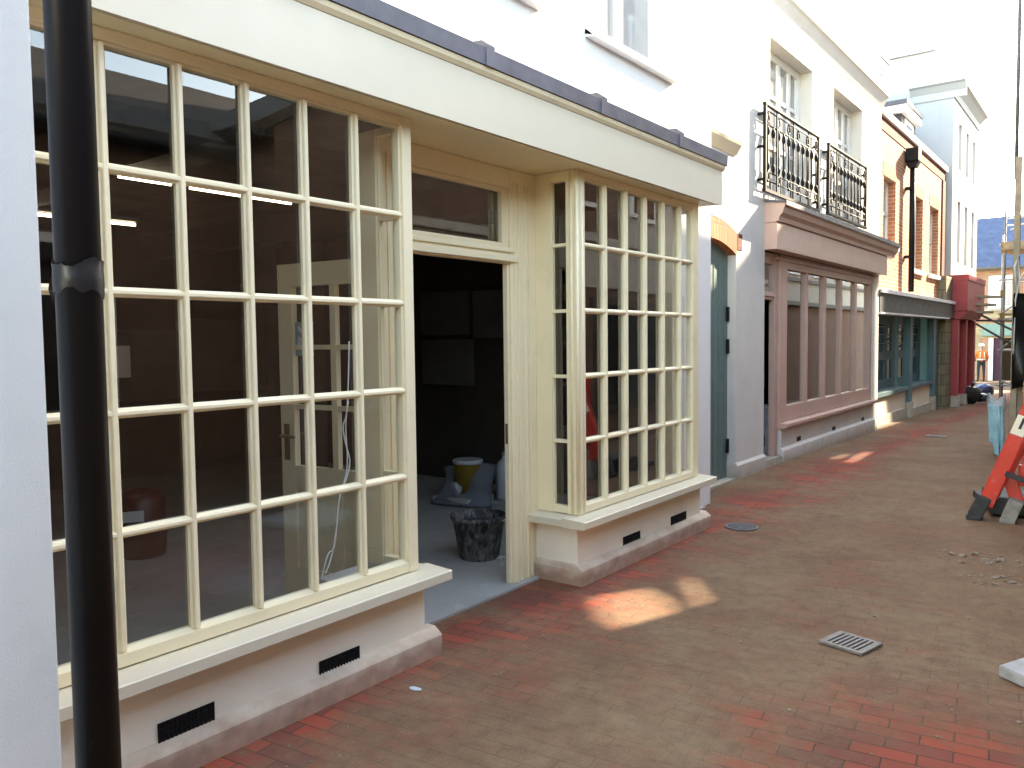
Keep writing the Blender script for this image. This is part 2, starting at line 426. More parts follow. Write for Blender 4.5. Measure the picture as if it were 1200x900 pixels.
# ------------------------------------------------------------------ cream shop
shop = thing('shop_building', 'cream fronted shop with two many paned bay windows and an open doorway', 'shop', (-.35, 3.5, 0))
XW = -.35
SHW = [(5.08, 6.33, 3.84, 5.55), (3.1, 4.35, 3.84, 5.55), (1.1, 2.35, 3.84, 5.55)]
b = MB(); b.wall(XW, -3.5, 7.22, 2.69, 8.4, SHW, .3); 
b.box(-7, -.652, 6.9, 7.22, 0, 8.4); b.box(-7, -.652, -3.5, -3.2, 0, 8.4); b.box(-7.3, -7.002, -3.5, 7.22, 0, 8.4); b.box(-7, -.652, -3.2, 6.9, 8.1, 8.3)
b.wall(XW, 6.18, 7.22, 0, 2.688, [], .3)
b.wall(XW, -3.5, .42, 0, 2.688, [], .3)
wl = b.build('wall', 'white_render', shop)
for h in SHW:
    w = MB()
    y0, y1, z0, z1 = h; xf = XW-.12
    for a in ((y0+.003, y0+.06, z0, z1-.003), (y1-.06, y1-.003, z0, z1-.003), (y0+.06, y1-.06, z1-.07, z1-.003), (y0+.06, y1-.06, z0, z0+.07), (y0+.06, y1-.06, (z0+z1)/2-.025, (z0+z1)/2+.025)):
        w.box(xf-.06, xf, a[0], a[1], a[2], a[3], .006)
    w.box(xf-.05, xf-.01, (y0+y1)/2-.02, (y0+y1)/2+.02, z0+.07, (z0+z1)/2-.025)
    w.box(xf-.05, xf-.01, (y0+y1)/2-.02, (y0+y1)/2+.02, (z0+z1)/2+.025, z1-.07)
    wo = w.build('window', 'white_wood', shop)
    MB().box(xf-.045, xf-.04, y0+.05, y1-.05, z0+.05, z1-.05).build('glass', 'reflect_grey_glass', wo)
    MB().prism([(XW-.10, z0-.005), (XW+.075, z0-.02), (XW+.075, z0-.07), (XW+.002, z0-.065), (XW+.002, z0-.004)], 'y', y0-.075, y1+.08).build('sill', 'white_render', wo)

# fascia, soffit, lead roof
b = MB(); FX = .14
b.prism([(FX-.03, 2.685), (FX, 2.68), (FX, 2.955), (FX-.03, 2.955)], 'y', -1.5, 6.32)
b.prism([(-.349, 2.69), (FX-.03, 2.69), (FX-.03, 2.955), (-.349, 2.955)], 'y', 6.26, 6.318)
b.build('fascia', 'cream_fascia', shop)
b = MB(); b.prism([(FX-.032, 2.957), (FX+.004, 2.957), (FX+.02, 2.975), (FX+.026, 2.997), (FX-.032, 2.997)], 'y', -1.5, 6.33)
b.build('cornice', 'cream_gloss', shop)
b = MB(); b.box(-.345, FX-.032, -1.5, 6.255, 2.682, 2.70); b.build('soffit', 'cream_gloss', shop)
b = MB()
zt, zb_ = 3.085, 3.000
b.prism([(FX-.04, zb_), (FX+.035, zb_), (FX+.038, zt), (FX+.02, zt+.012), (-.349, zt+.075), (-.349, zb_)], 'y', -1.5, 6.345)
ld = b.build('lead_roof', 'lead', shop)
b = MB()
for yy in (.2, 1.15, 2.1, 3.22, 4.35, 5.45):
    b.prism([(FX+.041, zb_-.002), (FX+.041, zt+.018), (FX+.01, zt+.045), (-.1, zt+.07), (-.1, zt-.01), (FX+.0, zt-.01), (FX+.0, zb_-.002)], 'y', yy, yy+.07)
build_loose(b, 'seam', 'lead', ld)

ROWS = 5; ZB, ZT = .5027, 2.6374
def vbar_profile(yc, x=0):
    # moulded glazing bar in plan, nose toward +x
    return [(x-.05, yc-.012), (x-.036, yc-.020), (x-.020, yc-.020), (x-.014, yc-.013), (x-.004, yc-.0105), (x, yc-.007), (x, yc+.007), (x-.004, yc+.0105), (x-.014, yc+.013), (x-.020, yc+.020), (x-.036, yc+.020), (x-.05, yc+.012)]
def hbar_profile(zc, x=0):
    return [(x-.05, zc-.012), (x-.036, zc-.018), (x-.020, zc-.018), (x-.014, zc-.011), (x-.005, zc-.009), (x-.002, zc-.005), (x-.002, zc+.005), (x-.005, zc+.009), (x-.014, zc+.011), (x-.020, zc+.018), (x-.036, zc+.018), (x-.05, zc+.012)]
def bay(y0o, y0, y1, y1o, mull, ret_y, ret_side, label):
    bw = MB()
    # outer frame, opening y0..y1
    for (a, c) in ((y0o, y0), (y1, y1o)):
        bw.box(-.055, 0, a, c, .452, 2.681, .004)
    for (a, c) in ((.455, ZB), (ZT, 2.681)):
        bw.box(-.055, -.001, y0+.001, y1-.001, a, c, .004)
    # inner moulding step
    for (a, c, d, e) in ((y0+.0005, y0+.012, ZB+.0005, ZT-.0005), (y1-.012, y1-.0005, ZB+.0005, ZT-.0005)):
        bw.box(-.05, -.014, a, c, d, e)
    bw.box(-.05, -.014, y0+.012, y1-.012, ZT-.012, ZT-.0005); bw.prism([(-.05, ZB+.0005), (-.004, ZB+.0005), (-.03, ZB+.014), (-.05, ZB+.014)], 'y', y0+.012, y1-.012)
    o = bw.build('bay_window', 'cream_gloss', shop); o['label'] = label
    gb = MB()
    ed = [y0] + list(mull) + [y1]
    for yc in mull: gb.prism(vbar_profile(yc), 'z', ZB+.008, ZT-.008)
    for k in range(1, ROWS):
        zc = ZB+(ZT-ZB)*k/ROWS
        for a, c in zip(ed, ed[1:]): gb.prism(hbar_profile(zc), 'y', a+.005, c-.005)
    gb.build('glazing_bar', 'cream_gloss', o)
    g = MB(); rg = random.Random(int(y0*100))
    for a, c in zip(ed, ed[1:]):
        for k in range(ROWS):       # each pane sits a hair out of true
            za, zb2 = ZB+(ZT-ZB)*k/ROWS, ZB+(ZT-ZB)*(k+1)/ROWS; tx, tz, o_ = rg.uniform(-.0007, .0007), rg.uniform(-.0007, .0007), -.037
            g.poly([(o_-tx-tz, a, za), (o_+tx-tz, c, za), (o_+tx+tz, c, zb2), (o_-tx+tz, a, zb2)])
    g.build('glazing', 'shop_glass', o)
    return o
mull1 = [1.3717-.011+.2854*k for k in range(-2, 5)]
bay1 = bay(.44, .50, 2.785, 2.848, mull1, 2.848, 1, 'wide bay window seven panes across beside the black pipe')
mull2 = [4.4301-.011+.2858*k for k in range(1, 6)]
bay2 = bay(4.335, 4.4301, 6.0675, 6.175, mull2, 4.335, -1, 'narrower bay window right of the open doorway')
def bay_return(yf, sgn, parent, xs0=-.3285, xs1=-.0565):
    'narrow side light of a bay; face looks along sgn*y'
    f = MB(); t = .05
    ya, yb = (yf-t, yf) if sgn > 0 else (yf, yf+t)
    xa, xb = -.205, -.085
    f.box(xs0, xa, ya, yb, .452, 2.681, .004); f.box(xb, xs1, ya, yb, .452, 2.681, .004)
    f.box(xa+.001, xb-.001, ya+.001, yb-.001, .455, ZB, .004); f.box(xa+.001, xb-.001, ya+.001, yb-.001, ZT-.02, 2.681, .004)
    for k in range(1, ROWS):
        zc = ZB+(ZT-ZB)*k/ROWS
        f.box(xa+.0015, xb-.0015, ya+.008, yb-.004, zc-.011, zc+.011, .004)
    # slim beads
    f.box(xa-.002, xa+.008, ya+.012, yb-.012, ZB, ZT-.02); f.box(xb-.008, xb+.002, ya+.012, yb-.012, ZB, ZT-.02)
    o = f.build('side_light', 'cream_gloss', parent)
    yg = (ya+yb)/2
    p = [(xa, yg, ZB), (xb, yg, ZB), (xb, yg, ZT-.02), (xa, yg, ZT-.02)]
    g = MB(); g.poly(p)
    me = g.build('side_glass', 'shop_glass', o)
    if (sgn > 0) != (me.data.polygons[0].normal.y > 0): me.data.flip_normals()
bay_return(2.848, 1, bay1); bay_return(4.335, -1, bay2); bay_return(6.175, 1, bay2)
for g in [c for o in (bay1, bay2) for c in o.children if c.name.startswith('glazing') and 'bar' not in c.name]:
    bm_ = bmesh.new(); bm_.from_mesh(g.data)
    for f_ in bm_.faces:
        if f_.normal.x < 0: f_.normal_flip()
    bm_.to_mesh(g.data); bm_.free()
# corner beads of bay two (quarter rounds)
b = MB(); b.tube([(-.004, 4.339, .46), (-.004, 4.339, 2.68)], .012, 12)
b.tube([(-.004, 4.40, .46), (-.004, 4.40, 2.68)], .009, 10); b.tube([(-.045, 4.336, .46), (-.045, 4.336, 2.68)], .009, 10)
b.build('corner_bead', 'cream_gloss', bay2)
# sills
def sill(y0, y1, parent, cut):
    s = MB(); s.prism([(-.057, .4515), (.118, .443), (.122, .439), (.122, .397), (.116, .392), (-.057, .392)], 'y', y0, y1)
    if cut > 0: s.prism([(2.80, .4515), (y1-.004, .443), (y1, .439), (y1, .397), (y1-.004, .392), (2.80, .392)], 'x', -.329, -.058)
    else: s.prism([(4.385, .4515), (y0+.004, .443), (y0, .439), (y0, .397), (y0+.004, .392), (4.385, .392)], 'x', -.329, -.058)
    return s.build('sill', 'cream_fascia', parent)
sill(.38, 2.963, bay1, 1); sill(4.214, 6.27, bay2, -1)
for (y0, y1, p0, p1, par) in ((.40, 2.885, .38, 2.955, bay1), (4.315, 6.21, 4.29, 6.31, bay2)):
    s = MB(); s.box(-.056, 0, y0, y1, .10, .3915, .004)
    if par is bay1: s.box(-.329, -.057, y1-.06, y1, .10, .3915, .004)
    else: s.box(-.329, -.057, y0, y0+.06, .10, .3915, .004)
    st = s.build('stall_riser', 'cream_render', par)
    q = MB(); q.prism([(-.05, -.05), (.052, -.05), (.052, .098), (.044, .108), (.004, .135), (-.05, .135)], 'y', p0, p1)
    if par is bay1: q.prism([(y1-.05, -.05), (p1, -.05), (p1, .098), (p1-.008, .108), (y1+.004, .135), (y1-.05, .135)], 'x', -.329, -.0505)
    else: q.prism([(y0+.05, -.05), (p0, -.05), (p0, .098), (p0+.008, .108), (y0-.004, .135), (y0+.05, .135)], 'x', -.329, -.0505)
    q.build('plinth', 'plinth_render', par)
def vent(corners, parent, x=0, nx=9, nz=4, base='shade_black', bars='black_iron'):
    a = onx(*corners[0], x); c = onx(*corners[1], x)
    y0, y1 = sorted((a.y, c.y)); z0, z1 = sorted((a.z, c.z))
    v = MB(); v.box(x-.02, x+.0025, y0, y1, z0, z1)
    o = v.build('air_vent', base, parent)
    g = MB(); t = .0035
    for i in range(nx+1):
        y = y0+(y1-y0)*i/nx; g.box(x+.003, x+.008, y-t, y+t, z0-t, z1+t)
    for j in range(nz+1):
        z = z0+(z1-z0)*j/nz; g.box(x+.0035, x+.0085, y0-t, y1+t, z-t, z+t)
    g.build('grille', bars, o)
b1r = bay1; 
vent(((185, 849), (250, 854)), bay1, 0, 13, 5); vent(((374, 776), (420, 782)), bay1, 0, 13, 5)
vent(((730, 630), (749, 636)), bay2, 0, 8, 4); vent(((786, 606), (803, 612)), bay2, 0, 8, 4)

# doorway
DX = -.33
d = MB()
OY0, OY1 = 3.09, 4.065
d.box(-.39, DX, 2.80, OY0, .013, 2.68, .005); d.box(-.39, DX, OY1, 4.385, .013, 2.68, .005)
d.box(-.385, DX-.003, OY0, OY1, 2.085, 2.19, .005); d.box(-.385, DX-.003, OY0, OY1, 2.56, 2.68, .005)
d.box(DX-.002, DX+.022, OY0-.05, OY1+.06, 2.095, 2.135, .006)
d.box(DX-.002, DX+.012, OY0-.04, OY1+.04, 2.155, 2.175, .005)
for yy in (OY1+.03, OY1+.075, OY1+.15, OY1+.19): d.box(DX-.002, DX+.010, yy, yy+.022, .015, 2.6, .005)
for yy in (OY0-.055, OY0-.1): d.box(DX-.002, DX+.010, yy, yy+.022, .015, 2.6, .005)
# transom sash
for a in ((OY0, OY0+.05, 2.19, 2.56), (OY1-.07, OY1, 2.19, 2.56), (OY0+.05, OY1-.07, 2.19, 2.215), (OY0+.05, OY1-.07, 2.53, 2.56)):
    d.box(-.375, DX-.012, a[0]+.001, a[1]-.001, a[2]+.001, a[3]-.001, .004)
# stops in the reveal
d.box(-.38, -.345, OY1-.018, OY1-.001, .013, 2.084, .003)
fr = d.build('door_frame', 'cream_gloss', shop)
g = MB(); g.poly([(-.36, OY0+.04, 2.2), (-.36, OY1-.06, 2.2), (-.36, OY1-.06, 2.545), (-.36, OY0+.04, 2.545)])
g = g.build('transom_glass', 'shop_glass', fr)
if g.data.polygons[0].normal.x < 0: g.data.flip_normals()
lk = MB(); lk.box(-.372, -.352, OY1-.021, OY1-.0175, .93, 1.06, .002); lk.build('strike_plate', 'bronze', fr)
# side cheeks under/behind the bays closing the lobby (inside walls)
# door leaf
hin = Vector((-.385, 3.085, 0)); free = Vector((-1.27, 3.0, 0))
ax = (free-hin).normalized(); nrm = Vector((ax.y, -ax.x, 0)); L = (free-hin).length
def leafbox(mb, s0, s1, z0, z1, t=.022, o=0, bev=.003):
    c = hin+ax*((s0+s1)/2)+nrm*o+Vector((0, 0, (z0+z1)/2))
    mb.obox(c, ax, nrm, (0, 0, 1), abs(s1-s0)/2, t, (z1-z0)/2, bev)
dl = MB()
leafbox(dl, .005, .115, .02, 2.065); leafbox(dl, L-.115, L, .02, 2.065)
leafbox(dl, .116, L-.116, 1.93, 2.065); leafbox(dl, .116, L-.116, .72, .86); leafbox(dl, .116, L-.116, .02, .24)
leafbox(dl, L/2-.05, L/2+.05, .241, .719)
leafbox(dl, .116, L/2-.051, .241, .719, .009); leafbox(dl, L/2+.051, L-.116, .241, .719, .009)
leafbox(dl, L/2-.022, L/2+.022, .861, 1.929, .018)
for zz in (1.215, 1.57):
    leafbox(dl, .117, L/2-.023, zz-.014, zz+.014, .016); leafbox(dl, L/2+.023, L-.117, zz-.014, zz+.014, .016)
door = dl.build('door', 'cream_gloss', shop)
q = MB(); p0, p1 = hin+ax*.11, hin+ax*(L-.11)
q.poly([(p0.x, p0.y, .85), (p1.x, p1.y, .85), (p1.x, p1.y, 1.94), (p0.x, p0.y, 1.94)])
q.build('door_glass', 'shop_glass', door)
q = MB()
for sg in (-1, 1):
    c = hin+ax*(L-.055)+nrm*(sg*.026); q.obox(c+Vector((0, 0, 1.0)), ax, nrm, (0, 0, 1), .022, .004, .11, .003)
    h0 = c+Vector((0, 0, 1.04)); q.tube([h0, h0+nrm*sg*.05, h0+nrm*sg*.055-ax*.03, h0+nrm*sg*.055-ax*.12], .009, 8)
q.build('handle', 'bronze', door)
q = MB(); c = hin+ax*(L-.2)-nrm*.004; q.obox(c+Vector((0, 0, 1.62)), ax, nrm, (0, 0, 1), .075, .002, .10)
nt = q.build('notice', 'teal_card', door)
q = MB(); 
for (sx, sz, hx, hz) in ((.02, .05, .03, .012), (-.01, .02, .03, .010), (.02, -.01, .03, .012), (-.0, -.05, .06, .014)):
    q.obox(c-nrm*.0045+ax*sx+Vector((0, 0, 1.62+sz)), ax+Vector((0, 0, .5)), nrm, (0, 0, 1), hx, .001, hz)
q.build('notice_print', 'paper', nt)

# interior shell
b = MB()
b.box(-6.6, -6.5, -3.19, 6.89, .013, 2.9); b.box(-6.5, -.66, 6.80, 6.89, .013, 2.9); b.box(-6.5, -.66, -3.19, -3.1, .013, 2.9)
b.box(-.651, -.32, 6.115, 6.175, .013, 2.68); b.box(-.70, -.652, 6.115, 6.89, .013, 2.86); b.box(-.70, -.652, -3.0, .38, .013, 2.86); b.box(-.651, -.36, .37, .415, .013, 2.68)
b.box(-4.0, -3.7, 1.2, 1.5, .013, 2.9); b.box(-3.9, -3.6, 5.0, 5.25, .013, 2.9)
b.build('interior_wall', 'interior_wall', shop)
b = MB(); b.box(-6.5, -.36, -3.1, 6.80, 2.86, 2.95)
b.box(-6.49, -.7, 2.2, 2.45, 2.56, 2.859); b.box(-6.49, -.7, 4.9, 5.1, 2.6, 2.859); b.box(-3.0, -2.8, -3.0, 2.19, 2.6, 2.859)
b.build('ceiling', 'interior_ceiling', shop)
b = MB()
for (y0, y1, z0, z1) in ((4.1, 5.2, .95, 1.75), (5.3, 6.4, 1.0, 1.9), (2.0, 3.3, .9, 1.9), (6.42, 6.75, .9, 2.1)):
    b.box(-6.499, -6.2, y0, y1, z0, z1, .01)
for (u0, v0, u1, v1) in ((492, 343, 549, 392), (553, 341, 592, 396), (494, 398, 551, 452)):
    a_, c_ = ony(u0, v0, 6.72), ony(u1, v1, 6.72); b.box(a_.x, c_.x, 6.72, 6.798, c_.z, a_.z, .01)
build_loose(b, 'wall_cupboard', 'interior_board', shop)

b = MB(); b.box(-.70, -.058, .445, 2.796, 2.655, 2.6805); b.box(-.70, -.058, 4.39, 6.11, 2.655, 2.6805); b.box(-.70, -.395, 2.80, 4.385, 2.655, 2.6805); b.box(-.72, -.701, .42, 6.11, 2.655, 2.86)
build_loose(b, 'ceiling_lining', 'interior_ceiling', shop)
# fluorescent lamps
def lamp(name, u0, v0, u1, v1, z, label):
    a, c = onz(u0, v0, z), onz(u1, v1, z)
    x = (a.x+c.x)/2; t = thing(name, label, 'ceiling light', (x, (a.y+c.y)/2, z), 'fluorescent strip lights')
    MB().box(x-.025, x+.025, a.y, c.y, z+.02, z+.05, .005).build('housing', 'lamp_grey', t)
    m_ = MB(); m_.tube([(x, a.y+.02, z), (x, c.y-.02, z)], .011, 10); m_.build('tube', 'lamp_tube', t)
    m_ = MB(); m_.box(x-.013, x+.013, a.y, a.y+.02, z-.015, z+.021); m_.box(x-.013, x+.013, c.y-.02, c.y, z-.015, z+.021); build_loose(m_, 'end_cap', 'lamp_grey', t)
lamp('strip_light', 132, 205, 204, 216, 2.52, 'lit fluorescent tube on shop ceiling, nearest the bay window glass and black pipe')
lamp('strip_light', 215, 219, 345, 238, 2.52, 'lit fluorescent tube on shop ceiling, farther along towards the open door')
lamp('strip_light', 38, 250, 160, 264, 2.52, 'lit fluorescent tube deep inside the shop, lowest in the window')

# upper street wall left of camera
t = thing('rendered_wall', 'rough white rendered end wall close behind the black pipe', 'wall', (.3, .93, 0))
b = MB(); b.box(-.2, .5, -6, .934, 0, 7.5, .006); 
o = b.build('wall', 'rough_render', t)
t = thing('drainpipe', 'thick black drainpipe with torn tape collar in front of the bay window', 'pipe', (.66, .958, 0))
PX, PY = .66, .958
b = MB(); b.tube([(PX, PY, -.02), (PX, PY, 7.0)], .0545, 40); b.build('pipe', 'black_pipe', t)
b = MB()
seg = 40; rings = []
rnd = random.Random(3)
for k in range(seg):
    a = 2*math.pi*k/seg
    top = 1.808+.011*math.sin(a*2+.6)+.005*math.sin(a*5+1)+rnd.uniform(-.004, .004)
    bot = 1.72+.02*math.sin(a*1+2.2)+.006*math.sin(a*6)+rnd.uniform(-.003, .003)
    col = []
    for j in range(6):
        f = j/5; z = bot+(top-bot)*f; r = .0555+.003*math.sin(f*math.pi)+.0015*abs(math.sin(a*4+f*3))+(.003 if j == 5 else 0)
        col.append(b.bm.verts.new((PX+r*math.cos(a), PY+r*math.sin(a), z)))
    rings.append(col)
for k in range(seg):
    A, B = rings[k], rings[(k+1) % seg]
    for j in range(5): f = b.bm.faces.new((A[j], B[j], B[j+1], A[j+1])); f.smooth = True
# loose flap of tape
e = -RT; p = Vector((PX, PY, 0))
fl = [p+e*.05+Vector((0, 0, 1.80)), p+e*.068+Vector((0, 0, 1.765)), p+e*.072+Vector((0, 0, 1.74)), p+e*.06+Vector((0, 0, 1.70)), p+e*.05+Vector((0, 0, 1.665))]
n_ = -F*.02
for q0, q1 in zip(fl, fl[1:]):
    b.poly([q0-n_, q1-n_, q1+n_*.6, q0+n_*.6])
co = b.build('tape_collar', 'black_poly', t)
b = MB(); b.box(.5, PX-.05, PY-.10, PY-.02, 2.9, 2.94); b.box(.5, PX-.05, PY-.10, PY-.02, .12, .16)
build_loose(b, 'bracket', 'black_iron', t)

# hanging cable
t = MB()
pts = [(409, 400), (408, 450), (406, 485), (402, 500), (405, 520), (410, 540), (406, 560), (398, 580), (395, 610), (391, 640), (386, 660), (381, 672)]
import itertools
def sm(P):
    out = []
    for i in range(len(P)-1):
        p0, p1, p2, p3 = P[max(0, i-1)], P[i], P[i+1], P[min(len(P)-1, i+2)]
        for s_ in (0, .25, .5, .75):
            out.append(.5*((2*p1)+(p2-p0)*s_+(2*p0-5*p1+4*p2-p3)*s_*s_+(3*p1-p0-3*p2+p3)*s_**3))
    out.append(P[-1]); return out
P3 = sm([onx(u, v, -.15) for u, v in pts]); t.tube(P3, .0035, 6)
pts2 = [(408, 470), (405, 500), (407, 545), (400, 575), (396, 600), (392, 640), (384, 650), (376, 680)]
t.tube(sm([onx(u, v, -.16) for u, v in pts2]), .0035, 6)
tag(t.build('hanging_cable', 'cable_white'), 'loose white electric cables dangling inside the large bay window', 'cable')
t = MB(); c = onx(405, 675, -.2); t.obox(c+Vector((0, 0, .0)), (0, 1, 0), (1, 0, 0), (0, 0, 1), .13, .06, .012, .003)
o = tag(t.build('board_offcut', 'galvanised'), 'grey flat offcut lying on the inner ledge under the white cables', 'board'); 

# items on the shop floor
def bucket(loc, r0, r1, h):
    t = thing('builders_bucket', 'large black builders bucket splashed with plaster just inside the doorway', 'bucket', loc)
    b = MB(); x, y, z = loc
    b.lathe([(r0*.96, 0), (r0, .01), (r1*.97, h*.86), (r1, h*.87), (r1+.012, h*.93), (r1+.016, h), (r1+.004, h+.004), (r1-.006, h-.006), (r0-.012, .02)], loc, 48, cap=False)
    b.lathe([(r0-.012, .02), (.001, .018)], loc, 48, False); b.lathe([(.001, .0), (r0*.96, 0)], loc, 48, False)
    b.build('body', 'splashed_bucket', t)
    q = MB(); q.lathe([(r1*.9, h*.80), (.001, h*.80)], loc, 32, False); q.build('contents', 'black_rubber', t)
    q = MB(); q.tube([Vector(loc)+Vector((-(r1+.02)*math.cos(a)*1.02, -.0+ (r1+.03)*math.sin(a)*.92, h*.93+.02*math.sin(a))) for a in [math.pi*k/18 for k in range(19)]], .005, 6)
    q.build('handle', 'galvanised', t)
bucket((-.93, 4.43, .013), .145, .195, .315)
bx = onz(529, 592, .013)
t = thing('paint_tub', 'yellow paint tub with pale lid at the back of the doorway', 'tub', (bx.x, bx.y+.25, .013))
c = Vector((bx.x, bx.y+.25, .08))
b = MB(); b.lathe([(.11, 0), (.125, .01), (.14, .32), (.14, .33)], c, 28); b.build('body', 'yellow_plastic', t)
b = MB(); b.lathe([(.148, .31), (.15, .325), (.15, .345), (.14, .35)], c, 28); b.build('lid', 'white_plastic', t)
b = MB(); b.box(c.x-.25, c.x+.2, c.y-.25, c.y+.15, .013, .079, .01)
tag(rebase(b.build('cardboard_tray', 'paper'), (c.x, c.y, .013)), 'low pale cardboard tray under the yellow paint tub', 'tray')
c2 = Vector((c.x+.22, c.y+.32, .013))
t = thing('plastic_jug', 'pale blue plastic jug standing right of the yellow paint tub', 'jug', tuple(c2))
b = MB(); b.lathe([(.09, 0), (.10, .02), (.10, .30), (.08, .36), (.035, .40), (.03, .44)], c2, 24); b.build('body', 'white_plastic', t)
b = MB(); b.lathe([(.036, .43), (.036, .465)], c2, 16); b.build('cap', 'blue_plastic', t)
b = MB(); b.tube([c2+Vector((.07, 0, .37)), c2+Vector((.12, 0, .39)), c2+Vector((.13, 0, .30)), c2+Vector((.095, 0, .25))], .014, 8); b.build('handle', 'white_plastic', t)
# crumpled sack leaning on the tub
sk = MB(); base = onz(545, 588, .013); N = 14
rnd = random.Random(5); gv = {}
for i in range(N+1):
    for j in range(N+1):
        s_, q_ = i/N, j/N
        p = base - R0*.05 - F*.25 + Vector((-.30+.60*s_, .05+.10*s_, 0)) + Vector((-.10*q_, .20*q_, .33*q_))
        p += Vector((.02*math.sin(9*s_+3*q_), -.02*math.sin(7*q_+5*s_)-.015*math.sin(13*s_), (.07*(s_-.35)+.012*math.sin(11*s_))*q_))
        if q_ < .25: p += Vector((.06*(.25-q_)*4*(s_-.3), -.10*(1-q_*4), 0))
        gv[i, j] = sk.bm.verts.new(p)
for i in range(N):
    for j in range(N): f = sk.bm.faces.new((gv[i, j], gv[i+1, j], gv[i+1, j+1], gv[i, j+1])); f.smooth = True
bmesh.ops.solidify(sk.bm, geom=list(sk.bm.faces), thickness=.03)
sk.lump(base-R0*.05-F*.2+Vector((.05, -.08, .17)), .07, (1, .7, .9), 4, .3)
sk.tube([base+Vector((.0, -.12, .03)), base+Vector((.2, -.06, .02)), base+Vector((.36, .06, .02))], [.03, .025, .01], 8)
tag(rebase(sk.build('crumpled_sack', 'blue_plastic'), base), 'crumpled blue grey sack slumped in front of the yellow tub', 'sack')
c3 = onz(572, 575, .013)
b = MB(); b.box(c3.x-.9, c3.x-.05, c3.y+.6, c3.y+1.1, .013, .55, .01)
t = thing('wooden_cabinet', 'dark brown wooden cabinet at the back of the shop right of the sack', 'cabinet', (c3.x-.5, c3.y+.8, .013))
b.build('carcass', 'brown_box', t)
b = MB(); b.box(c3.x-.88, c3.x-.49, c3.y+.585, c3.y+.598, .04, .53, .004); b.box(c3.x-.46, c3.x-.07, c3.y+.585, c3.y+.598, .04, .53, .004); b.build('cabinet_door', 'brown_box', t)
b = MB(); b.box(c3.x-.7, c3.x-.1, c3.y+.65, c3.y+1.0, .551, .86, .01)
o = tag(rebase(b.build('cardboard_box', 'brown_box'), (c3.x-.4, c3.y+.8, .551)), 'brown cardboard box on top of the dark cabinet', 'box')
MB().box(c3.x-.45, c3.x-.3, c3.y+.645, c3.y+.6495, .68, .80).build('box_label', 'paper', o)
b = MB(); p = onz(592, 655, .016)
for k in range(3):
    b.tube(sm([p+Vector((-.10-.03*k, -.05+.02*k, .004)), p+Vector((-.02, -.02+.03*k, .004)), p+Vector((.04, -.1+.03*k, .004)), p+Vector((.09, -.14-.01*k, .004))]), .004, 6)
tag(rebase(b.build('floor_cable', 'cable_white'), p), 'thin pale cable loops on the floor right of the bucket', 'cable')
# red drum behind the glass
dc = Vector((-1.35, .62, .013))
pr = onz(167, 650, .013); dc = Vector((pr.x, pr.y, .013))
t = thing('plastic_drum', 'red plastic drum with white label behind the large bay window', 'drum', tuple(dc))
b = MB(); b.lathe([(.15, 0), (.17, .02), (.18, .2), (.185, .22), (.18, .24), (.175, .42), (.14, .48), (.05, .5)], dc, 32); b.build('body', 'red_drum', t)
b = MB(); dd = (CAM-dc).normalized(); dd.z = 0; dd.normalize(); sd = Vector((-dd.y, dd.x, 0))
b.obox(dc+dd*.182+Vector((0, 0, .33))+sd*(-.05), sd, dd, (0, 0, 1), .07, .004, .04); b.build('drum_label', 'paper', t)
# notice on the interior pillar
q = onx(141, 424, -3.698)
b = MB(); b.box(-3.698, -3.690, q.y-.08, q.y+.08, q.z-.13, q.z+.13, .002)
o = tag(rebase(b.build('framed_notice', 'paper'), q), 'small white framed notice on the wall inside the shop', 'notice')
MB().box(-3.6895, -3.688, q.y-.055, q.y+.055, q.z-.06, q.z+.10).build('notice_print', 'interior_board', o)

# ------------------------------------------------------------------ white house with arch passage and pink shopfront
XH = -.65
house = thing('terraced_house', 'white rendered house with pink shopfront, arched passage door and two iron balconies', 'house', (XH, 11, 0))
def yx(u, v, x=XH): return onx(u, v, x).y
def zx(u, v, x=XH): return onx(u, v, x).z
YJ = 8.60                     # right jamb of the passage
AY0, AY1 = 7.225, YJ; ZS = 2.51; RISE = .13
FW = [(9.62, 11.26, 3.36, 5.18), (12.25, 13.85, 3.36, 5.22)]
b = MB()
YE = 15.1
b.wall(XH, 9.48, YE, 3.25, 6.0, FW, .25)
b.wall(XH, YJ, 9.48, 0.17, 6.0, [], .25)
# spandrel above the arch, built as an arched prism
half = (AY1-AY0)/2; cy = (AY0+AY1)/2; rad = (half*half+RISE*RISE)/(2*RISE); zc = ZS+RISE-rad
def arcz(y, r): return zc+math.sqrt(max(0, r*r-(y-cy)**2))
T = .235
ys_ = [AY0+(AY1-AY0)*k/16 for k in range(17)]
b.prism([(AY0-.01, 6.0), (AY0-.01, arcz(AY0, rad+T))] + [(y, arcz(y, rad+T)) for y in ys_[1:-1]] + [(AY1, arcz(AY1, rad+T)), (AY1, 6.0)], 'x', XH-.25, XH-.0)
b.wall(XH, 15.1-.35, YE, -.25, 3.25, [], .25)
# parapet above cornice and back
b.box(XH-.25, XH-.03, AY0, YE, 6.0, 7.3); b.box(-6, XH-.26, YE-.3, YE, -.3, 7.2); b.box(-6, XH-.26, 7.23, 7.5, 0, 7.2); b.box(-6.2, -6.0, 7.23, YE, 0, 7.2); b.box(-6, XH-.26, 7.5, YE-.3, 6.8, 7.0)
b.build('wall', 'house_render', house)
b = MB()
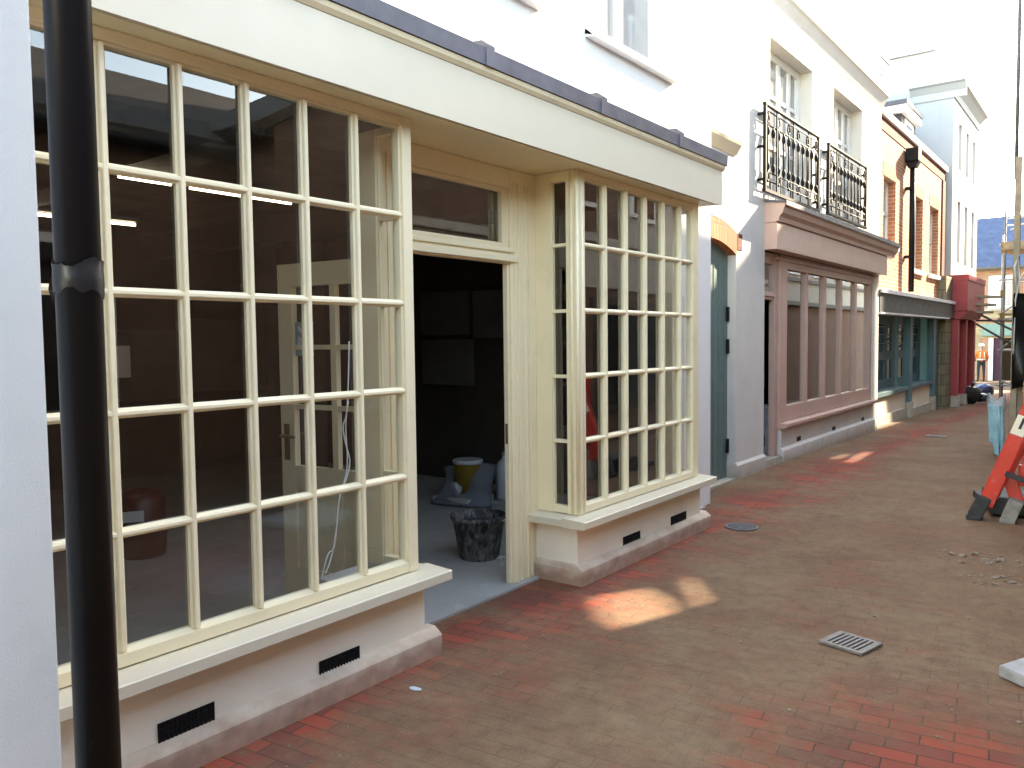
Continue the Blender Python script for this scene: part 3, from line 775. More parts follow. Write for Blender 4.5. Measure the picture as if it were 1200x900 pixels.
# voussoirs : one arch mesh, soffit and face slightly proud
pa = [(y, arcz(y, rad)) for y in ys_]; pb = [(y+(y-cy)*.14, arcz(y, rad)+ (T-.01)*(math.sqrt(max(.1, rad*rad-(y-cy)**2))/rad)) for y in ys_]
b.prism(pa+pb[::-1], 'x', XH-.25, XH+.004)
b.build('brick_arch', 'arch_brick', house)
b = MB(); b.box(XH-.02, XH+.007, AY1+.01, AY1+.16, arcz(AY1, rad)+.06, arcz(AY1, rad)+.24, .004); b.build('skewback', 'dark_red_brick', house)
# jamb reveal & plinths
b = MB(); b.prism([(XH-.30, -.02), (XH+.03, -.02), (XH+.03, .155), (XH+.002, .185), (XH-.30, .185)], 'y', YJ-.012, 9.49); b.build('plinth', 'pier_render', house)
# string course at first floor
b = MB(); b.prism([(XH+.002, 3.58), (XH+.02, 3.59), (XH+.08, 3.68), (XH+.09, 3.71), (XH+.002, 3.73)], 'y', 7.23, 8.55); b.build('hood_moulding', 'cream_fascia', house)
# teal passage door
b = MB(); xd = XH-.10
pd = [(AY0, .02)]+[(AY1, .02)]+[(y, arcz(y, rad)+.03) for y in ys_[::-1]]
b.prism(pd, 'x', xd-.05, xd)
for k in range(1, 10):
    y = AY0+k*.14; b.box(xd, xd+.006, y, y+.012, .1, 2.4)
for zz in (.12, 1.0, 1.95): b.box(xd+.0005, xd+.004, AY0, AY1-.02, zz, zz+.02)
dr = b.build('passage_door', 'teal_paint', house)
b = MB()
for zz in (.30, 1.42, 1.78): b.box(xd+.004, xd+.03, YJ-.05, YJ-.012, zz, zz+.16, .003)
build_loose(b, 'hinge', 'black_iron', dr)
b = MB(); b.box(xd-.02, XH+.02, AY0, AY1, -.02, .022); b.build('step', 'concrete_pier', house)
# upper cornice and coping
b = MB(); b.prism([(XH+.002, 5.50), (XH+.03, 5.56), (XH+.09, 5.68), (XH+.12, 5.71), (XH+.12, 5.80), (XH+.002, 5.86)], 'y', 9.2, YE+.02); b.build('cornice', 'white_render', house)
b = MB(); b.prism([(XH-.28, 7.30), (XH+.06, 7.30), (XH+.06, 7.38), (XH-.28, 7.42)], 'y', 7.23, 13.9); b.build('coping', 'white_render', house)
# french windows and balconies
for (y0, y1, z0, z1) in FW:
    w = MB(); xf = XH-.17
    for a in ((y0, y0+.09, z0, z1), (y1-.09, y1, z0, z1)): w.box(xf-.06, xf, a[0]+.002, a[1], a[2], a[3]-.002, .005)
    ym = (y0+y1)/2
    for (c0, c1) in ((y0+.09, y0+.42), (y0+.42, ym), (ym, y1-.42), (y1-.42, y1-.09)):
        w.box(xf-.05, xf-.005, c0+.001, c0+.05, z0, z1-.1, .004); w.box(xf-.05, xf-.005, c1-.05, c1-.001, z0, z1-.1, .004)
        for zz in (z0, z0+.62, z0+1.25): w.box(xf-.045, xf-.012, c0+.05, c1-.05, zz, zz+.05)
    w.box(xf-.06, xf, y0+.09, y1-.09, z1-.1, z1-.002, .005)
    wo = w.build('french_window', 'white_wood', house)
    MB().box(xf-.035, xf-.03, y0+.06, y1-.06, z0+.01, z1-.06).build('glass', 'reflect_grey_glass', wo)
def railing(y0, y1, z0, z1):
    x = XH+.075; m_ = MB(); r = .011
    def rod(p, q, r=r): m_.tube([p, q], r, 6)
    for z in (z1,): m_.box(x-.022, x+.022, y0-.02, y1+.02, z-.014, z+.012)
    m_.box(x-.022, x+.022, y0-.03, y1+.03, z0-.02, z0+.016)
    for f in (.12, .22, .83, .70+.02): rod((x, y0, z0+(z1-z0)*f if f < .5 else z0+(z1-z0)*(f+.1 if f > .8 else f+.05)), (x, y1, z0+(z1-z0)*f if f < .5 else z0+(z1-z0)*(f+.1 if f > .8 else f+.05)), .008)
    for y in (y0, y1): m_.box(x-.018, x+.018, y-.018, y+.018, z0, z1)
    H = z1-z0; n = 11
    for k in range(n):
        y = y0+(y1-y0)*(k+.5)/n
        rod((x, y, z0+.22*H), (x, y, z0+.77*H), .010)
        m_.ball((x, y, z0+.70*H), .026, 8, (1, 1, 2.2)); m_.ball((x, y, z0+.29*H), .026, 8, (1, 1, 2.0)); m_.ball((x, y, z0+.73*H), .02, 6); m_.ball((x, y, z0+.26*H), .02, 6)
        if k % 2 == 0:
            rod((x, y+ (y1-y0)/n*.5, z0), (x, y+(y1-y0)/n*.5, z0+.22*H), .007) if k < n-1 else None
        for zz in (.85, .17):
            if k % 2 == (0 if zz > .5 else 0):
                m_.tube([(x, y+.042*math.cos(a), z0+zz*H+.045*math.sin(a)) for a in [2*math.pi*q/12 for q in range(12)]], .010, 6, closed=True)
                m_.ball((x, y, z0+zz*H+.055*(1 if zz > .5 else -1)), .018, 6)
    ym = (y0+y1)/2
    for y in (y0+(y1-y0)*.2, ym, y0+(y1-y0)*.8): m_.box(x-.009, x+.009, y-.011, y+.011, z0, z1)
    for z in (z0+.12*H, z0+.5*H, z0+.88*H):
        m_.box(XH+.001, x, y0-.045, y0-.02, z-.015, z+.015); m_.box(XH+.001, x, y1+.02, y1+.045, z-.015, z+.015)
    m_.build('balcony_railing', 'black_iron', house)
railing(9.26, 11.28, 3.31, 4.30); railing(11.76, 13.80, 3.34, 4.30)
# pink shopfront
XP = -.68
b = MB()
CX = -.40; FXP = -.50
b.prism([(XH+.002, 3.20), (CX, 3.17), (CX, 3.14), (CX-.015, 3.12), (CX-.03, 3.06), (CX-.07, 3.02), (CX-.08, 2.97), (FXP-.0, 2.965), (FXP-.02, 2.955), (XH+.002, 2.955)], 'y', 9.46, 15.45)
pc = b.build('shop_cornice', 'pink_paint', house)
b = MB(); b.prism([(XH+.002, 3.235), (CX+.02, 3.185), (CX+.02, 3.172), (XH+.002, 3.205)], 'y', 9.44, 15.47)
b.prism([(CX+.021, 3.197), (CX+.021, 3.14), (CX+.015, 3.14), (CX+.003, 3.17), (CX+.003, 3.197)], 'y', 9.44, 15.47); b.build('lead_capping', 'lead', house)
b = MB(); b.box(XH-.01, FXP, 9.47, 15.0, 2.64, 2.954, .006); b.build('shop_fascia', 'pink_paint', house)
b = MB()
WY0, WY1 = 10.28, 14.72
b.box(XP-.08, XP, 10.12, WY0+.11, .5, 2.64, .004); b.box(XP-.08, XP, WY1-.11, WY1+.06, .5, 2.64, .004)
b.box(XP-.08, XP, WY0+.11, WY1-.11, 2.47, 2.64, .004); b.box(XP-.08, XP, WY0+.11, WY1-.11, .505, .70, .004)
b.box(XP-.03, XP+.02, 10.0, WY1+.1, 2.56, 2.6, .006)
gy = [WY0+.11+(WY1-WY0-.22)*k/5 for k in range(1, 5)]
for y in gy: b.box(XP-.07, XP-.012, y-.055, y+.055, .70, 2.47, .006)
pw = b.build('shop_window', 'pink_paint', house)
g = MB(); g.poly([(XP-.05, WY0, .69), (XP-.05, WY1, .69), (XP-.05, WY1, 2.48), (XP-.05, WY0, 2.48)]); g = g.build('glazing', 'shop_glass', pw)
if g.data.polygons[0].normal.x < 0: g.data.flip_normals()
b = MB(); b.prism([(XP-.08, .503), (XP+.10, .488), (XP+.10, .455), (XP+.07, .43), (XP-.08, .43)], 'y', 10.13, WY1+.12); b.build('shop_sill', 'pink_paint', house)
b = MB(); b.box(XP-.2, XP+.01, 10.16, WY1+.08, .15, .429, .004); b.build('stall_riser', 'white_plinth', house)
b = MB(); b.prism([(XP-.2, -.2), (XP+.05, -.2), (XP+.05, .145), (XP+.012, .175), (XP-.2, .175)], 'y', 10.14, WY1+.13); b.build('riser_plinth', 'white_plinth', house)
for (u, v) in ((936, 514), (977, 502), (1011, 491)):
    c = onx(u, v, XP+.01); q = MB(); q.box(XP-.02, XP+.0125, c.y-.085, c.y+.085, c.z-.03, c.z+.03); q.build('air_vent', 'shade_black', house)
# pink door frame in the recess
XD = -.715
b = MB(); b.box(XD-.06, XD, 9.482, 9.52, .09, 2.639, .004); b.box(XD-.06, XD+.01, 9.985, 10.118, .09, 2.639, .004)
b.box(XD-.06, XD, 9.52, 9.985, 2.06, 2.16, .004); b.box(XD-.06, XD, 9.52, 9.985, 2.5, 2.64, .004); b.box(XD-.05, XD+.02, 9.52, 9.985, 2.10, 2.14, .004)
pf = b.build('shop_door_frame', 'pink_paint', house)
g = MB(); g.poly([(XD-.03, 9.55, 2.15), (XD-.03, 10.03, 2.15), (XD-.03, 10.03, 2.51), (XD-.03, 9.55, 2.51)]); g = g.build('transom_glass', 'shop_glass', pf)
if g.data.polygons[0].normal.x < 0: g.data.flip_normals()
b = MB(); b.box(XD-.1, XH+.0, 9.49, 10.14, -.02, .088, .01); b.build('doorstep', 'concrete_pier', house)
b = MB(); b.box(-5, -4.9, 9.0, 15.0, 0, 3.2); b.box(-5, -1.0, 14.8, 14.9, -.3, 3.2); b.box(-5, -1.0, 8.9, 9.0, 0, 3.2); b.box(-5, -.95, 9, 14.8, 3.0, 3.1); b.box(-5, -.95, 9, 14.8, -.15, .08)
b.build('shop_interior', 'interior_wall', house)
b = MB(); c = onx(905, 520, -1.6); b.box(-1.9, -1.3, c.y-.35, c.y+.1, .085, .52, .01)
t = tag(rebase(b.build('white_bin', 'white_plastic'), (-1.6, c.y, .085)), 'low white plastic unit just inside the pink shop doorway', 'cabinet')
MB().box(-1.905, -1.295, c.y-.352, c.y-.351, .28, .30).build('seam', 'dark_glass', t)

# ------------------------------------------------------------------ brick house with green shopfront
XB = -.88
bh = thing('brick_house', 'orange brick house with dormers above a dark green shopfront', 'house', (XB, 19, G(19)))
Y0, Y1 = 15.12, 22.75
def hole(u0, u1, v0, v1):
    a, c = onx(u0, v0, XB), onx(u1, v1, XB); return (a.y, c.y)
BW = [(16.35, 17.35, 3.35, 4.62), (19.0, 20.05, 3.03, 4.62), (20.85, 21.95, 3.03, 4.62)]
b = MB(); b.wall(XB, Y0, Y1, 2.45, 5.42, BW, .25)
b.build('wall', 'orange_brick', bh)
b = MB(); b.box(XB-.25, XB+.012, Y0, Y1, 5.425, 5.66); b.build('brick_band', 'dark_red_brick', bh)
b = MB(); b.box(XB-.01, XB+.03, Y1-.42, Y1+.01, 2.45, 5.42); b.build('quoin', 'dark_red_brick', bh)
b = MB(); b.box(XB-.35, XB+.06, Y0, Y1+.05, 5.665, 5.80, .01); b.build('coping', 'white_render', bh)
for (y0, y1, z0, z1) in BW:
    w = MB(); xf = XB-.13
    for a in ((y0, y0+.08, z0, z1), (y1-.08, y1, z0, z1), (y0+.08, y1-.08, z1-.08, z1), (y0+.08, y1-.08, z0, z0+.08), (y0+.08, y1-.08, (z0+z1)/2-.03, (z0+z1)/2+.03)):
        w.box(xf-.06, xf, a[0]+.002, a[1]-.002, a[2]+.002, a[3]-.002, .004)
    wo = w.build('window', 'white_wood', bh)
    MB().box(xf-.04, xf-.035, y0+.05, y1-.05, z0+.05, z1-.05).build('glass', 'reflect_grey_glass', wo)
    MB().box(XB-.1, XB+.07, y0-.1, y1+.1, z0-.09, z0-.004, .008).build('sill', 'white_render', wo)
    l_ = MB(); l_.box(XB-.02, XB+.006, y0-.06, y1+.06, z1+.003, z1+.25); l_.build('lintel', 'arch_brick', wo)
c = onx(1062, 182, XB)
py = c.y
b = MB(); b.box(XB+.02, XB+.26, py-.17, py+.17, 5.16, 5.42, .01); b.prism([(XB+.05, 5.04), (XB+.2, 5.04), (XB+.26, 5.16), (XB+.02, 5.16)], 'y', py-.1, py+.1)
b.tube([(XB+.13, py, 2.5), (XB+.13, py, 5.06)], .055, 14)
for z in (3.2, 4.6): b.box(XB+.005, XB+.15, py-.08, py+.08, z, z+.05)
b.build('rainwater_pipe', 'black_iron', bh)
# mansard and dormers
b = MB(); b.prism([(XB-.36, 5.7), (-2.6, 8.0), (-6, 8.0), (-6, 2.6), (XB-.36, 2.6)], 'y', Y0, Y1); b.build('roof', 'slate_blue', bh)
for (dy0, dy1, m1, zt_) in ((16.4, 18.2, 'white_wood', 7.0), (20.0, 21.5, 'dark_lead', 6.62)):
    w = MB(); xf = -1.34
    w.box(xf-1.4, xf, dy0, dy1, 5.0, zt_); dm = w.build('dormer', m1, bh)
    q = MB(); q.box(xf-1.5, xf+.12, dy0-.12, dy1+.12, zt_+.002, zt_+.18, .01); q.build('dormer_fascia', 'white_wood', dm)
    q = MB(); q.box(xf-1.5, xf+.14, dy0-.14, dy1+.14, zt_+.184, zt_+.28); q.build('dormer_lead', 'lead', dm)
    q = MB(); q.box(xf, xf+.02, dy0+.3, dy1-.3, 5.2, zt_-.05); q.build('dormer_window', 'white_wood', dm)
    q = MB(); q.box(xf+.021, xf+.024, dy0+.4, dy1-.4, 5.3, zt_-.15); q.build('dormer_glass', 'reflect_grey_glass', dm)
# green shopfront
XG = -.80
b = MB(); b.box(XB+.002, XG+.16, Y0+.02, Y1+.15, 2.02, 2.40, .008); b.build('shop_fascia', 'green_fascia', bh)
b = MB()
n = 7
for k in range(n):
    ya = Y0+.02+(Y1-Y0+.1)*k/n; b.prism([(XB+.002, 2.50), (XG+.20, 2.43), (XG+.20, 2.36), (XG+.165, 2.36), (XG+.165, 2.405), (XB+.002, 2.405)], 'y', ya+.005, ya+(Y1-Y0+.1)/n-.02)
b.build('shop_flashing', 'white_film', bh)
b = MB(); b.box(XG-.02, XG+.18, Y0+.02, Y1-.6, 1.985, 2.017, .004); b.build('shop_ledge', 'white_render', bh)  # white colour stands in for sun catching this ledge
gp = [ (15.25, 15.47), (18.55, 18.80), (21.2, 21.45)]
b = MB()
for (a, c) in gp: b.box(XG-.15, XG, a, c, .33+G(a), 2.018, .006)
build_loose(b, 'shop_pilaster', 'teal_dark', bh)
b = MB()
for (a, c) in gp: b.box(XG-.17, XG+.02, a-.02, c+.02, G(a)-.1, .33+G(a), .006)
build_loose(b, 'pilaster_base', 'concrete_pier', bh)
for (a, c) in ((15.47, 18.55), (18.80, 21.2)):
    xg = XG-.30; w = MB(); mid = (a+c)/2
    for (p, q_, r_, s_) in ((a, a+.08, .62, 2.02), (c-.3, c, .62, 2.02), (a+.08, c-.3, 1.93, 2.02), (a+.08, c-.3, .62, .7), (a+.08, c-.3, 1.20, 1.27)):
        w.box(xg-.06, xg, p+.001, q_-.001, r_-.1, s_-.001, .004)
    for k in range(1, 4):
        y = a+.08+(c-a-.38)*k/4; w.box(xg-.04, xg-.005, y-.02, y+.02, .6, 1.93)
    for zz in (1.44, 1.62, 1.78): w.box(xg-.035, xg-.008, a+.08, c-.3, zz-.012, zz+.012)
    wo = w.build('shop_window', 'teal_dark', bh)
    MB().box(xg-.03, xg-.026, a+.04, c-.2, .6, 1.97).build('glazing', 'dark_glass', wo)
    MB().box(xg-.06, XG-.01, a+.002, c-.002, .44, .52, .006).build('shop_sill', 'teal_dark', wo)
    MB().box(xg-.06, XG-.08, a+.002, c-.002, -.35, .438).build('stall_riser', 'plinth_render', wo)
    MB().box(xg-.06, XG-.04, a+.004, c-.004, -.35, G(a)+.16).build('riser_plinth', 'concrete_pier', wo)
b = MB(); b.box(-1.3, XG-.05, 21.45, Y1, -.4, 2.015); b.build('shop_return', 'teal_dark', bh)
b = MB(); b.box(-1.6, -.70, 22.05, 22.95, -.5, 3.05, .01); b.build('stone_pier', 'stone_pier', bh)

# ------------------------------------------------------------------ tall white building with red shopfront
XT = -.75
tb = thing('tall_building', 'tall white rendered building with heavy cornice above a red shopfront', 'building', (XT, 26, G(26)))
TY0, TY1 = 23.0, 27.3
TW = [(y, y+.5, z0, z1) for y in (23.8, 25.0, 26.2) for z0, z1 in ((3.5, 5.1), (5.9, 7.1))]
b = MB(); b.wall(XT, TY0, TY1, 2.9, 8.0, TW, .3)
b.box(-7, XT-.302, TY0, TY0+.3, -.6, 8.8); b.box(-7, XT-.302, TY1-.3, TY1, -.6, 8.8); b.box(-7, -6.7, TY0+.3, TY1-.3, -.6, 8.8); b.box(-6.7, XT-.302, TY0+.3, TY1-.3, 8.5, 8.7)
b.box(XT-.3, XT-.05, TY0, TY1, 8.0, 8.45)
b.build('wall', 'tall_render', tb)
b = MB()
prof = [(0, 7.55), (.03, 7.55), (.04, 7.72), (.16, 7.86), (.24, 7.9), (.24, 8.12), (.28, 8.2), (.28, 8.3), (0, 8.36)]
b.prism([(XT+.002+p, z) for p, z in prof], 'y', TY0, TY1)
b.prism([(TY0-.002-p, z) for p, z in prof], 'x', -1.75, XT+.28)
b.build('cornice', 'tall_render', tb)
b = MB(); b.prism([(TY0-.1, 8.8), (TY0+.4, 8.8), (TY0+.4, 8.9), (TY0-.1, 8.9)], 'x', -7, -1.2); b.tube([(-1.2, TY0, 8.8), (-1.2, TY0, 9.35)], .02, 6); b.box(-1.26, -1.14, TY0-.06, TY0+.06, 8.98, 9.12, .02)
b.build('parapet_coping', 'tall_render', tb)
for (y0, y1, z0, z1) in TW:
    w = MB(); w.box(XT-.2, XT-.16, y0+.003, y1-.003, z0+.003, z1-.003); wo = w.build('window', 'white_wood', tb)
    MB().box(XT-.159, XT-.155, y0+.08, y1-.08, z0+.08, z1-.08).build('glass', 'pale_glass', wo)
# red shopfront
b = MB(); b.box(XT-.1, -.36, 22.955, 26.0, 2.2, 3.0, .01); b.box(XT-.1, -.34, 22.95, 26.0, 2.96, 3.11, .01)
b.prism([(XT-.1, 2.0), (-.5, 2.0), (-.42, 2.1), (-.36, 2.19), (XT-.1, 2.19)], 'y', 22.97, 26.0); b.build('shop_fascia', 'red_paint', tb)
b = MB()
for y in (22.97, 24.3, 25.75): b.box(-.9, -.56, y, y+.24, .28+G(y), 1.98, .008); pass
build_loose(b, 'shop_pilaster', 'red_paint', tb)
b = MB()
for y in (22.97, 24.3, 25.75): b.box(-.94, -.52, y-.03, y+.27, G(y)-.2, .28+G(y), .01)
build_loose(b, 'pilaster_base', 'concrete_pier', tb)
b = MB(); b.box(-1.1, -1.04, 23.2, 25.75, -.4, 2.0); b.box(-1.04, -.98, 23.2, 25.75, -.4, .35); b.build('shop_panel', 'red_paint', tb)
b = MB(); b.box(-1.039, -1.03, 23.3, 25.6, .4, 1.9); b.build('shop_glazing', 'dark_glass', tb)
b = MB(); b.box(XT-.3, XT-.01, 26.0, TY1, -.6, 2.9); b.build('ground_floor_wall', 'stone_pier', tb)

# ------------------------------------------------------------------ building closing the street
eb = thing('yellow_brick_building', 'yellow brick building with slate roof closing the far end of the street', 'building', (-1.5, 46, G(46)))
EY = 46.0
e0 = -3.2
b = MB(); 
def endwall(mb, x0, x1, z0, z1, holes, y, th):
    xs = sorted({x0, x1, *[h[0] for h in holes], *[h[1] for h in holes]}); zs = sorted({z0, z1, *[h[2] for h in holes], *[h[3] for h in holes]})
    for i in range(len(xs)-1):
        for j in range(len(zs)-1):
            cx, cz = (xs[i]+xs[i+1])/2, (zs[j]+zs[j+1])/2
            if any(h[0] < cx < h[1] and h[2] < cz < h[3] for h in holes): continue
            mb.box(xs[i], xs[i+1], y, y+th, zs[j], zs[j+1])
EH = [(-2.67, -1.62, 2.9, 4.52), (-2.5, -1.1, -.75, 1.42), (.6, 1.8, 2.9, 4.52)]
endwall(b, -9, 7, -.9, 4.75, EH, EY, .3); bmesh.ops.remove_doubles(b.bm, verts=list(b.bm.verts), dist=1e-4)
b.build('wall', 'yellow_brick', eb)
b = MB()
for h in (EH[0], EH[2]):
    for (x0, x1, z0, z1) in ((h[0]-.45, h[0], h[2]-.02, 4.74), (h[1], h[1]+.45, h[2]-.02, 4.74), (h[0], h[1], 4.525, 4.74)): b.box(x0, x1, EY-.012, EY-.001, z0, z1)
b.box(-9, 7, EY-.014, EY-.001, 2.15, 2.4); b.box(-2.95, -2.52, EY-.012, EY-.001, -.9, 1.42)
b.build('brick_dressing', 'quoin_brick', eb)
b = MB(); b.prism([(EY-.25, 4.93), (EY+3.2, 7.75), (EY+6.6, 4.93)], 'x', -9.2, 7.2); b.build('roof', 'slate_blue', eb)
b = MB(); b.box(-9, 7, EY-.33, EY-.02, 4.80, 4.925, .02); b.build('gutter', 'dark_tube', eb)
b = MB(); b.box(-9, 7, EY-.02, EY+.3, 4.755, 4.80); b.build('eaves_board', 'concrete_pier', eb)
for h in (EH[0], EH[2]):
    w = MB(); w.box(h[0], h[1], EY+.1, EY+.16, h[2], h[3]); wo = w.build('window', 'white_wood', eb)
    MB().box(h[0]+.55, h[1]-.08, EY+.09, EY+.099, h[2]+.1, h[3]-.5).build('glass', 'reflect_grey_glass', wo)
    MB().box(h[0]-.1, h[1]+.1, EY-.08, EY+.1, h[2]-.14, h[2]-.002).build('sill', 'concrete_pier', wo)
b = MB(); b.box(-2.85, -.4, EY-.12, EY-.016, 1.52, 2.12, .01); b.build('shop_fascia', 'sign_green', eb)
b = MB(); b.box(-2.56, -2.36, EY-.06, EY-.001, -.8, 1.42); b.build('door_post', 'white_wood', eb)
b = MB(); b.box(-2.36, -2.0, EY+.05, EY+.12, -.75, 1.41); b.build('door', 'purple', eb)
b = MB(); b.box(-2.5, -1.1, EY+1.2, EY+1.3, -.8, 1.42); b.build('interior_wall', 'shade_black', eb)  # black sheet paints the dark of the doorway

# ------------------------------------------------------------------ buildings on the right-hand side (seen reflected, cast the shade)
r1 = thing('low_brick_building', 'low brown brick building with old slate roof opposite the cream shop', 'building', (4, -1.5, 0))
b = MB(); b.box(3.9, 9.6, -8, 9.4, 0, 3.35); b.prism([(3.9, 3.35), (9.6, 3.35), (6.9, 4.74)], 'y', -7.98, 9.38); b.build('wall', 'brown_brick', r1)
b = MB(); b.prism([(3.72, 3.34), (3.76, 3.43), (6.9, 4.90), (9.8, 3.43), (9.84, 3.34), (6.9, 4.80)], 'y', -8.1, 9.45); b.build('roof', 'slate_brown', r1)
b = MB(); b.tube([(3.74, -8, 3.30), (3.74, 4.4, 3.30)], .055, 10); b.build('gutter', 'black_iron', r1)
for y in (-3.5, -.8, 2.2):
    q = MB(); q.box(3.86, 3.9, y, y+1.1, 1.0, 2.5); wo = q.build('window', 'white_wood', r1); MB().box(3.85, 3.859, y+.08, y+1.02, 1.08, 2.42).build('glass', 'dark_glass', wo)
r2 = thing('brown_brick_terrace', 'tall brown brick terrace on the sunless side of the street', 'building', (3.4, 13, 0))
XR = 3.4
b = MB(); b.box(XR, 6.8, 9.0, 22.4, -.3, 8.6); b.build('wall', 'brown_brick', r2)
b = MB(); b.prism([(4.6, -.05), (8.99, -.05), (8.99, 6.19), (4.6, 3.59)], 'x', XR, 5.79); b.build('end_wing', 'brown_brick', r2)
b = MB(); b.prism([(4.40, 3.50), (8.995, 6.23), (8.995, 6.33), (4.36, 3.58)], 'x', XR-.12, 5.9); b.build('roof', 'slate_brown', r2)
b = MB(); b.tube([(XR-.1, 4.38, 3.47), (5.9, 4.38, 3.47)], .05, 10); b.build('gutter', 'black_iron', r2)
for x in (3.75, 4.8):
    q = MB(); q.box(x, x+.65, 4.56, 4.599, 1.6, 3.0); wo = q.build('window', 'dark_timber', r2); MB().box(x+.06, x+.59, 4.55, 4.559, 1.66, 2.94).build('glass', 'dark_glass', wo)
b = MB(); b.box(XR-.02, XR-.001, 6.5, 22.3, 2.35, 2.998); b.box(XR-.08, XR-.001, 6.5, 22.3, 3.0, 3.12, .01); b.box(XR-.015, XR-.001, 11.0, 20.4, 3.121, 5.6); b.build('render_band', 'stone_trim', r2)
for k in range(7):
    y = 9.4+1.75*k
    for (z0, z1) in (((3.5, 5.0), (6.0, 7.4)) if k != 2 else ((6.0, 7.4),)):
        q = MB(); q.box(XR-.05, XR-.001 if y < 9.9 else XR-.016, y, y+.95, z0, z1); wo = q.build('window', 'white_wood', r2); MB().box(XR-.056, XR-.0505, y+.07, y+.88, z0+.07, z1-.07).build('glass', 'dark_glass', wo)
for k in range(4):
    y = 6.8+3.4*k
    q = MB(); q.box(XR-.05, XR-.001, y, y+2.4, .5, 2.2); wo = q.build('shop_window', 'dark_timber', r2); MB().box(XR-.056, XR-.0505, y+.1, y+2.3, .6, 2.1).build('glass', 'dark_glass', wo)
b = MB(); b.box(XR-.1, 6.9, 8.95, 22.4, 8.605, 8.70); b.build('coping', 'stone_trim', r2)
r3 = thing('painted_terrace', 'pale painted terrace farther along the sunless side', 'building', (3.4, 30, 0))
MB().box(XR, 10, 22.45, 27.49, 2.51, 10.0).build('wall', 'stone_trim', r3); MB().box(XR, 10, 27.5, 44.0, 2.51, 9.3).build('wall', 'stone_trim', r3)
b = MB(); b.box(XR+.02, 10, 22.45, 44.0, -.9, 2.499); b.build('ground_floor_wall', 'brown_brick', r3)
b = MB(); b.box(XR-.1, XR-.001, 22.45, 44, 2.5, 2.62); b.box(XR-.06, XR-.001, 22.45, 44, 3.2, 3.3); b.build('moulding', 'dark_tube', r3)
for k in range(9):
    y = 22.9+2.3*k
    for (z0, z1) in ((3.4, 5.0), (6.0, 7.4)) if y < 26 or y > 32 else ((3.4, 5.0),):
        q = MB(); q.box(XR-.05, XR-.001, y, y+1.1, z0, z1); wo = q.build('window', 'white_wood', r3); MB().box(XR-.056, XR-.0505, y+.07, y+1.03, z0+.07, z1-.07).build('glass', 'dark_glass', wo)

SUNV = Vector((.33, 1.0, .55)).normalized()
def cutter(pts, t0=2.0, t1=60.0):
    me = bpy.data.meshes.new('sun_slot'); n = len(pts); P_ = [Vector(p) for p in pts]
    V_ = [p+SUNV*t0 for p in P_]+[p+SUNV*t1 for p in P_]
    me.from_pydata([tuple(v) for v in V_], [], [tuple(range(n))[::-1], tuple(range(n, 2*n))]+[(i, (i+1) % n, n+(i+1) % n, n+i) for i in range(n)])
    bm_ = bmesh.new(); bm_.from_mesh(me); bmesh.ops.recalc_face_normals(bm_, faces=list(bm_.faces)); bm_.to_mesh(me); bm_.free()
    o = bpy.data.objects.new('sun_slot', me); COL.objects.link(o); return o
def carve(objs, cutters):
    for o in objs:
        for c in cutters:
            md = o.modifiers.new('b', 'BOOLEAN'); md.operation = 'DIFFERENCE'; md.solver = 'EXACT'; md.object = c
        bpy.context.view_layer.update()
        nm = bpy.data.meshes.new_from_object(o.evaluated_get(bpy.context.evaluated_depsgraph_get())); o.modifiers.clear(); o.data = nm
    for c in cutters: bpy.data.objects.remove(c)
cuts = [cutter([(.20, 4.15, 0), (.42, 3.88, 0), (.66, 3.74, 0), (.92, 3.98, 0), (.66, 4.36, 0), (.40, 4.5, 0)]),  # added slots along the sun ray, shaped to throw light patches across the street
        cutter([(.46, 4.86, 0), (.57, 4.86, 0), (.96, 4.36, 0), (.86, 4.27, 0)]),
        cutter([(-.20, 10.75, 0), (-.13, 10.72, 0), (-.15, 11.35, 0), (-.20, 11.35, 0)]),
        cutter([(.02, 10.6, 0), (.11, 10.56, 0), (.04, 11.8, 0), (-.04, 11.8, 0)]),
        cutter([(-.68, 14.86, .0), (-.68, 15.18, .0), (-.68, 15.18, 2.4), (-.68, 14.86, 2.4)]),
        cutter([(-.80, 15.3, -.25), (-.80, 17.2, -.25), (-.80, 16.9, .62), (-.80, 15.3, .62)])]
carve([o for r in (r2, r3) for o in r.children if o.name.split('.')[0] in ('wall', 'render_band', 'ground_floor_wall', 'moulding', 'coping')], cuts)

# ------------------------------------------------------------------ scaffold tower in the distance
sx0, sx1, sy0, sy1 = 0.0, 1.0, 26.6, 28.2
gz = G(26.6)
sc = thing('scaffold_tower', 'scaffold tower with board platforms far down the street', 'scaffold', (.5, 27.4, gz))
def rodset(name, segs, r, mat, parent=sc):
    b = MB()
    for p, q in segs: b.tube([p, q], r, 8)
    return build_loose(b, name, mat, parent)
for (x, y, m_, h) in ((sx0, sy0, 'galvanised', 4.72), (sx1, sy0, 'galvanised', 5.2), (sx0-.12, sy1, 'dark_tube', 5.6), (sx1, sy1, 'galvanised', 5.5)):
    rodset('standard', [((x, y, gz), (x, y, gz+h))], .03, m_)
lg = []
for z in (.35, 1.35, 2.25, 3.35, 4.35): lg += [((sx0-.1, sy0, z+gz+.1), (sx1+.1, sy0, z+gz+.1)), ((sx0-.1, sy1, z+gz+.1), (sx1+.1, sy1, z+gz+.1)), ((sx0, sy0, z+gz+.15), (sx0-.12, sy1, z+gz+.15))]
lg += [((sx0-.1, sy1, 5.05), (sx1, sy1, 5.1)), ((sx0-.1, sy1, 4.85), (sx1, sy1, 4.85))]
rodset('ledger', lg, .024, 'galvanised')
